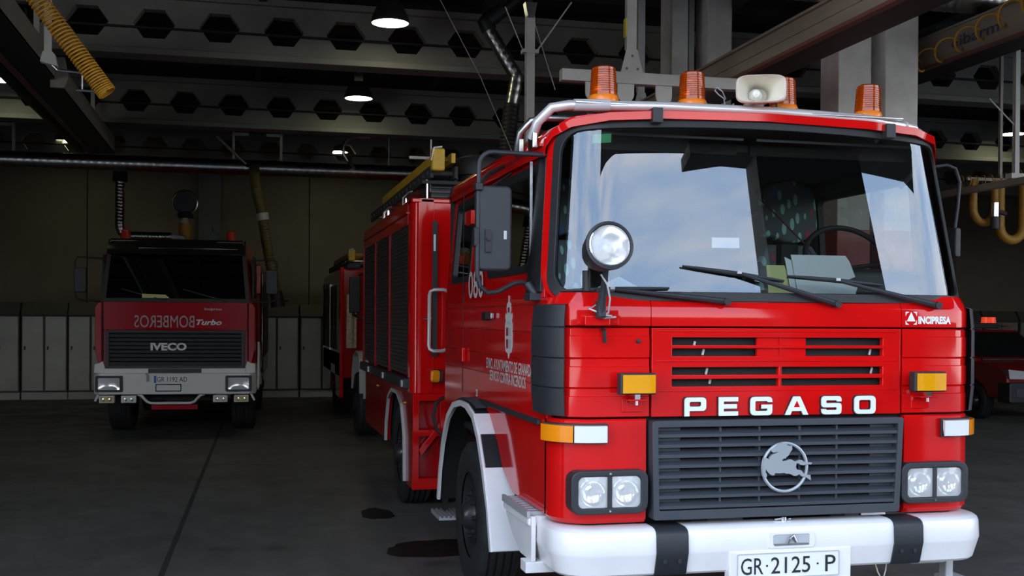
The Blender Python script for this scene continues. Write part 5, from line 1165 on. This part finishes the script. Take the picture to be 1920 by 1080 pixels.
# bumper
bo = [(-1.10, -0.12), (1.10, -0.12), (1.19, 0.0), (1.19, 0.55), (-1.19, 0.55), (-1.19, 0.0)]
obj('bumper', MB().prism(bo, 'xy', 0.66, 0.985), IVW, IV, bevel=0.02, seg=3)
obj('bumper_ledge', MB().box(-1.04, 1.04, -0.07, 0.2, 0.975, 1.055), IVW, IV, bevel=0.012)
for sg in (-1, 1):
    obj('corner_step', MB().prism([(sg*1.19, 0.98), (sg*1.03, 0.98), (sg*1.03, 1.08), (sg*1.06, 1.17), (sg*1.10, 1.14), (sg*1.18, 1.12)], 'xz', -0.05, 0.45), IVW, IV, bevel=0.012)
    hx = sg*0.945-0.01
    hb = obj('headlamp_bezel', ringplate(MB(), rrect(hx-0.195, hx+0.195, 0.705, 0.945, 0.02), rrect(hx-0.155, hx+0.155, 0.735, 0.915, 0.02), lambda u, v, off: (u, -0.16-off, v), 0.06), BLACKP, IV, bevel=0.004)
    hl = obj('headlamp', MB().grid(lambda u, v, off: (hx+u, -0.150+0.026*(1-(u/0.16)**2)*(1-((v-0.825)/0.095)**2), v), lin(-0.155, 0.155, 11), lin(0.735, 0.915, 9)), REFL, IV)
    obj('headlamp_glass', MB().grid(lambda u, v, off: (hx+u, -0.153, v), [-0.155, 0.155], [0.735, 0.915]), LENS, hl)
    for cx_, m_ in ((sg*0.985-0.01, mat('yellow_fog_lens', (0.62, 0.48, 0.10), 0.25, coat=0.5)), (sg*0.67-0.01, CLEARP)):
        fl = obj('fog_lamp', MB().box(cx_-0.11, cx_+0.11, -0.10, 0.0, 0.535, 0.645), IVW, IV, bevel=0.01)
        obj('fog_lamp_lens', MB().box(cx_-0.095, cx_+0.095, -0.108, -0.10, 0.55, 0.63), m_, fl)
        for dx in (-0.045, 0.045): obj('fog_lamp_bulb', MB().lathe([(0.03, 0.0), (0.02, 0.012), (0, 0.014)], (cx_+dx, -0.108, 0.59), (0, -1, 0), 12), REFL, fl)
    obj('step_strut', MB().tube([(sg*1.12, -0.05, 0.66), (sg*1.17, -0.03, 0.56)], 0.018, 8), IVW, IV)
np2 = obj('number_plate', MB().box(-0.31, 0.19, -0.13, -0.12, 0.835, 0.945), PLATE, IV)
obj('plate_band', MB().box(-0.31, -0.275, -0.133, -0.13, 0.837, 0.943), BLUE, np2)
lettering('plate_lettering', 'GR 1192 AD', INK, np2, T((-0.265, -0.1335, 0.853)), 0.44, 0.075, 0.002)
obj('bumper_recess', ringplate(MB(), rrect(-0.29, 0.09, 0.705, 0.82, 0.01, 3), rrect(-0.275, 0.075, 0.72, 0.805, 0.01, 3), lambda u, v, off: (u, -0.126-off, v), 0.01), RUBBER, IV)
for x in (-0.15, 0.0): obj('recess_flap', MB().box(x-0.06, x+0.06, -0.128, -0.118, 0.725, 0.80), IVW, IV)
obj('bumper_hook', MB().tube([(-0.42, -0.13, 0.98), (-0.40, -0.15, 0.95), (-0.40, -0.15, 0.86)], 0.016, 8), STEELP, IV)
obj('under_bar', MB().tube([(-0.56, -0.03, 0.66), (-0.50, -0.05, 0.64), (-0.42, -0.06, 0.55), (-0.36, -0.06, 0.525), (0.22, -0.06, 0.525), (0.28, -0.06, 0.55), (0.36, -0.05, 0.64), (0.42, -0.03, 0.66)], 0.022, 10), IVW, IV)
obj('under_beam', MB().box(-0.36, 0.32, 0.0, 0.1, 0.42, 0.50), MAROON, IV, bevel=0.01)
obj('chassis', MB().box(-0.5, 0.5, 0.2, 7.2, 0.55, 0.95), DARK, IV)
wheel(IV, -1.13, 1.35, 0.51, 0.36, -1); wheel(IV, 1.13, 1.35, 0.51, 0.36, 1); wheel(IV, -1.13, 5.3, 0.51, 0.36, -1); wheel(IV, 1.13, 5.3, 0.51, 0.36, 1)
for sg in (-1, 1):
    fpts = [(0.62, 0.70), (0.72, 1.0), (0.95, 1.17), (1.35, 1.22), (1.75, 1.17), (1.98, 1.0), (2.08, 0.70)]
    obj('mudguard', MB().grid(lambda u, v, off: (u, fpts[int(v)][0], fpts[int(v)][1]+off), [sg*0.75, sg*1.22], range(len(fpts)), 0.02), IVW, IV, bevel=0.006)
    obj('mudguard_face', MB().prism([(0.42, 0.72), (0.66, 0.72), (0.80, 1.05), (1.35, 1.26), (0.55, 1.45)], 'yz', min(sg*1.19, sg*1.23), max(sg*1.19, sg*1.23)), IVW, IV, bevel=0.01)
    mi = obj('mirror', MB().prism(rrect(sg*1.42-0.09, sg*1.42+0.09, 2.20, 2.58, 0.03, 4), 'xz', 0.14, 0.22), BLACKP, IV, bevel=0.015)
    obj('mirror_arm', MB().tube([(sg*1.05, 0.2, 2.72), (sg*1.30, 0.18, 2.73), (sg*1.46, 0.18, 2.74), (sg*1.50, 0.18, 2.68), (sg*1.50, 0.18, 2.2), (sg*1.48, 0.18, 2.11), (sg*1.40, 0.18, 2.08), (sg*1.1, 0.2, 2.07)], 0.014, 8), BLACKP, IV)
    obj('side_window', MB().prism([(0.35, 2.15), (1.3, 2.15), (1.3, 2.8), (0.45, 2.8)], 'yz', min(sg*1.11, sg*1.145), max(sg*1.11, sg*1.145)), RUBBER, IV)
for a in (-0.45, 0.45): obj('wiper', MB().tube([(a+0.3, -0.02, 2.09), (a, -0.02, 2.16), (a-0.35, -0.015, 2.26)], 0.010, 6), RUBBER, IV)
obj('body', MB().box(-1.2, 1.2, 2.1, 7.3, 0.75, 2.75), REDI, IV, bevel=0.03)
for i in range(3): obj('roller_shutter', MB().box(1.19, 1.215, 2.25+i*1.65, 3.75+i*1.65, 1.1, 2.5), SHUT, IV)
obj('side_ladder_rail', MB().cyl((1.22, 2.0, 0.9), (1.22, 2.0, 2.6), 0.02, n=8), CHROME, IV)
obj('side_notice', MB().box(1.14, 1.20, 1.85, 1.90, 2.25, 2.72), mat('pink_notice', (0.45, 0.16, 0.15), 0.6), IV)
tag(obj('dash_card', MB().prism([(-0.50, 0), (-0.10, 0), (-0.16, 0.05), (-0.50, 0.06)], 'xz', 0, 0.004).xf(T((-1.02, 17.885, 2.125))), PAPERY, flat=True), 'small yellow card in the lower windscreen corner of the distant fire engine', 'card')

# ================================================================== THE HALF-HIDDEN FIRE ENGINE
MT = thing('fire_engine', 'red fire engine mostly hidden behind the near one, with tread plate and pale mudguard', 'fire engine', (2.88, 16.3, 0))
bx = 1.22
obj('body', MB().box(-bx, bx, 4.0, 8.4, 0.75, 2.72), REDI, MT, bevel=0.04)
obj('body_corner', MB().box(-bx-0.01, -bx+0.06, 3.96, 4.06, 0.40, 2.74), RED, MT, bevel=0.02)
obj('body_lower', MB().prism([(4.0, 0.40), (5.0, 0.40), (5.2, 0.95), (6.2, 0.95), (6.4, 0.40), (8.4, 0.55), (8.4, 1.2), (4.0, 1.2)], 'yz', -bx, -bx+0.05), REDI, MT)
for i in range(2):
    o = obj('roller_shutter', MB().box(-bx-0.012, -bx+0.01, 4.6+i*1.9, 6.3+i*1.9, 1.25, 2.45), SHUT, MT)
    obj('shutter_guide', MB().box(-bx-0.02, -bx+0.01, 6.32+i*1.9, 6.37+i*1.9, 1.2, 2.5), ALU, MT)
obj('warning_tag', MB().box(-bx-0.02, -bx, 6.5, 7.0, 1.85, 2.05), mat('pale_red_panel', (0.30, 0.08, 0.07), 0.6), MT)
obj('tread_plate', MB().box(-1.12, -0.94, 3.88, 3.95, 1.30, 2.26), CHECK, MT, bevel=0.004)
obj('tread_plate_post', MB().cyl((-1.02, 3.87, 1.30), (-1.02, 3.87, 2.26), 0.022, n=10), CHECK, MT)
obj('cab', MB().prism([(0.15, 0.85), (0.0, 1.9), (0.30, 2.75), (3.0, 2.80), (3.0, 0.95), (1.9, 0.95), (1.75, 1.25), (0.95, 1.25), (0.8, 0.85)], 'yz', -0.86, 0.95), REDI, MT, bevel=0.04)
obj('cab_windscreen', MB().prism([(0.02, 1.98), (0.20, 2.62), (0.26, 2.62), (0.10, 1.98)], 'yz', -0.8, 0.9), RUBBER, MT)
obj('cab_side_window', MB().box(-0.875, -0.85, 0.6, 2.3, 1.95, 2.6), RUBBER, MT)
fpts = [(0.72, 0.72), (0.74, 1.05), (0.82, 1.22), (0.98, 1.30), (1.35, 1.33), (1.75, 1.25), (1.98, 1.0), (2.05, 0.72)]
obj('mudguard', MB().grid(lambda u, v, off: (u, fpts[int(v)][0], fpts[int(v)][1]+off), [-1.20, -0.72], range(len(fpts)), 0.02), GREYP, MT, bevel=0.006)
obj('mudguard_flap', MB().box(-1.14, -0.74, 0.70, 0.72, 0.62, 0.84), GREYP, MT)
wheel(MT, -1.19, 1.40, 0.50, 0.36, -1); wheel(MT, -1.19, 5.7, 0.50, 0.36, -1); wheel(MT, 1.19, 1.40, 0.50, 0.36, 1); wheel(MT, 1.19, 5.7, 0.50, 0.36, 1)
obj('chassis', MB().box(-0.5, 0.5, 0.2, 8.2, 0.5, 0.95), DARK, MT)
obj('mirror', MB().box(-1.26, -1.08, 1.75, 1.85, 1.92, 2.50), BLACKP, MT, bevel=0.02)
obj('mirror_arm', MB().tube([(-1.20, 1.8, 1.90), (-0.95, 1.5, 1.75), (-0.86, 1.4, 1.72)], 0.025, 8), BLACKP, MT)
obj('mirror_arm', MB().tube([(-1.10, 1.8, 2.52), (-0.95, 1.5, 2.62), (-0.86, 1.4, 2.62)], 0.018, 8), BLACKP, MT)
obj('side_rail', MB().cyl((-bx-0.03, 7.9, 1.25), (-bx-0.03, 7.9, 2.55), 0.02, n=8), CHROME, MT)
for k in range(3): obj('roof_box', MB().box(-1.1+k*0.35, -0.85+k*0.35, 4.1, 4.8, 2.72, 2.85+0.03*k), BLACKP, MT, bevel=0.02)
ladder('ladder', 'small yellow-tipped ladder on the roof of the half-hidden fire engine', -1.08, -0.70, 3.9, 8.6, 2.80, 12, loc=(2.88, 16.3, 0))

# ================================================================== THE CAR AT THE RIGHT EDGE
CA = thing('car', 'dark red fire service car with a red roof light at the right edge', 'car', (14.45, 17.85, 0))
cw = 0.92
CPAINT = mat('car_red', (0.20, 0.005, 0.008), 0.3, coat=0.8)
obj('car_body', MB().prism([(0.06, 0.42), (0.02, 0.60), (0.05, 0.90), (0.30, 1.03), (1.25, 1.12), (4.3, 1.15), (4.45, 0.95), (4.45, 0.40), (3.85, 0.40), (3.75, 0.62), (3.5, 0.74), (3.25, 0.62), (3.15, 0.36), (1.32, 0.36), (1.24, 0.62), (0.98, 0.74), (0.72, 0.62), (0.62, 0.42)], 'yz', -cw, cw), CPAINT, CA, bevel=0.05, seg=3)
obj('car_cabin', MB().add([(-0.86, 1.05, 1.10), (0.86, 1.05, 1.10), (0.86, 4.3, 1.13), (-0.86, 4.3, 1.13), (-0.68, 1.85, 1.68), (0.68, 1.85, 1.68), (0.70, 4.05, 1.70), (-0.70, 4.05, 1.70)], [(0,1,5,4),(1,2,6,5),(2,3,7,6),(3,0,4,7),(4,5,6,7),(0,3,2,1)]), CPAINT, CA, bevel=0.04, seg=3)
def cwin(a, b, c, d): return MB().add([a, b, c, d], [(0, 1, 2, 3)])
DG = mat('car_glass', (0.01, 0.011, 0.012), 0.06, coat=0.5)
obj('car_windscreen', cwin((-0.76, 1.13, 1.16), (0.76, 1.13, 1.16), (0.62, 1.78, 1.63), (-0.62, 1.78, 1.63)).xf(T((0, -0.022, 0.012))), DG, CA)
for sg in (-1, 1):
    obj('car_window', cwin((sg*0.865, 1.45, 1.17), (sg*0.86, 2.6, 1.17), (sg*0.715, 2.6, 1.63), (sg*0.72, 1.95, 1.62)).xf(T((sg*0.012, 0, 0))), DG, CA)
    obj('car_window', cwin((sg*0.865, 2.68, 1.17), (sg*0.86, 4.0, 1.17), (sg*0.715, 3.85, 1.63), (sg*0.715, 2.68, 1.63)).xf(T((sg*0.012, 0, 0))), DG, CA)
    hl = obj('car_headlamp', MB().prism([(sg*0.92, 0.98), (sg*0.50, 0.94), (sg*0.55, 0.79), (sg*0.90, 0.80)], 'xz', -0.01, 0.25), REFL, CA, bevel=0.02)
    obj('car_headlamp_lens', MB().prism([(sg*0.915, 0.975), (sg*0.51, 0.935), (sg*0.56, 0.795), (sg*0.895, 0.805)], 'xz', -0.022, -0.016), LENS, hl)
    obj('car_fog_lamp', MB().cyl((sg*0.62, 0.0, 0.55), (sg*0.62, 0.05, 0.55), 0.055, n=14), CLEARP, CA)
    obj('car_mirror', MB().box(sg*0.98-0.09, sg*0.98+0.09, 1.35, 1.45, 1.14, 1.27), BLACKP, CA, bevel=0.03)
    obj('roof_bar', MB().tube([(sg*0.64, 1.95, 1.70), (sg*0.66, 2.1, 1.755), (sg*0.66, 3.8, 1.77), (sg*0.64, 3.95, 1.72)], 0.015, 8), ALU, CA)
    for y in (0.98, 3.5): wheel(CA, sg*0.93, y, 0.345, 0.22, sg, 0.21)
obj('car_bumper', MB().prism(rrect(-0.93, 0.93, 0.36, 0.74, 0.05), 'xz', -0.06, 0.30), BLACKP, CA, bevel=0.03)
obj('bumper_insert', MB().prism(rrect(-0.80, -0.32, 0.46, 0.64, 0.04), 'xz', -0.075, -0.05), GRILLE, CA, bevel=0.01)
obj('car_grille', MB().box(-0.42, 0.42, -0.01, 0.05, 0.76, 0.93), RUBBER, CA)
for z in (0.80, 0.86): obj('car_grille_bar', MB().box(-0.42, 0.42, -0.025, 0.0, z, z+0.02), CHROME, CA)
obj('car_wiper_cowl', MB().box(-0.7, 0.7, 1.02, 1.10, 1.11, 1.135), BLACKP, CA)
lb = obj('roof_light_base', MB().box(-0.55, 0.55, 2.2, 2.45, 1.71, 1.82), BLACKP, CA, bevel=0.02)
for x in (-0.45, -0.28, 0.28, 0.45): obj('roof_light_dome', MB().cyl((x, 2.32, 1.82), (x, 2.32, 1.94), 0.075, 0.065, n=14), REDLIT, lb)
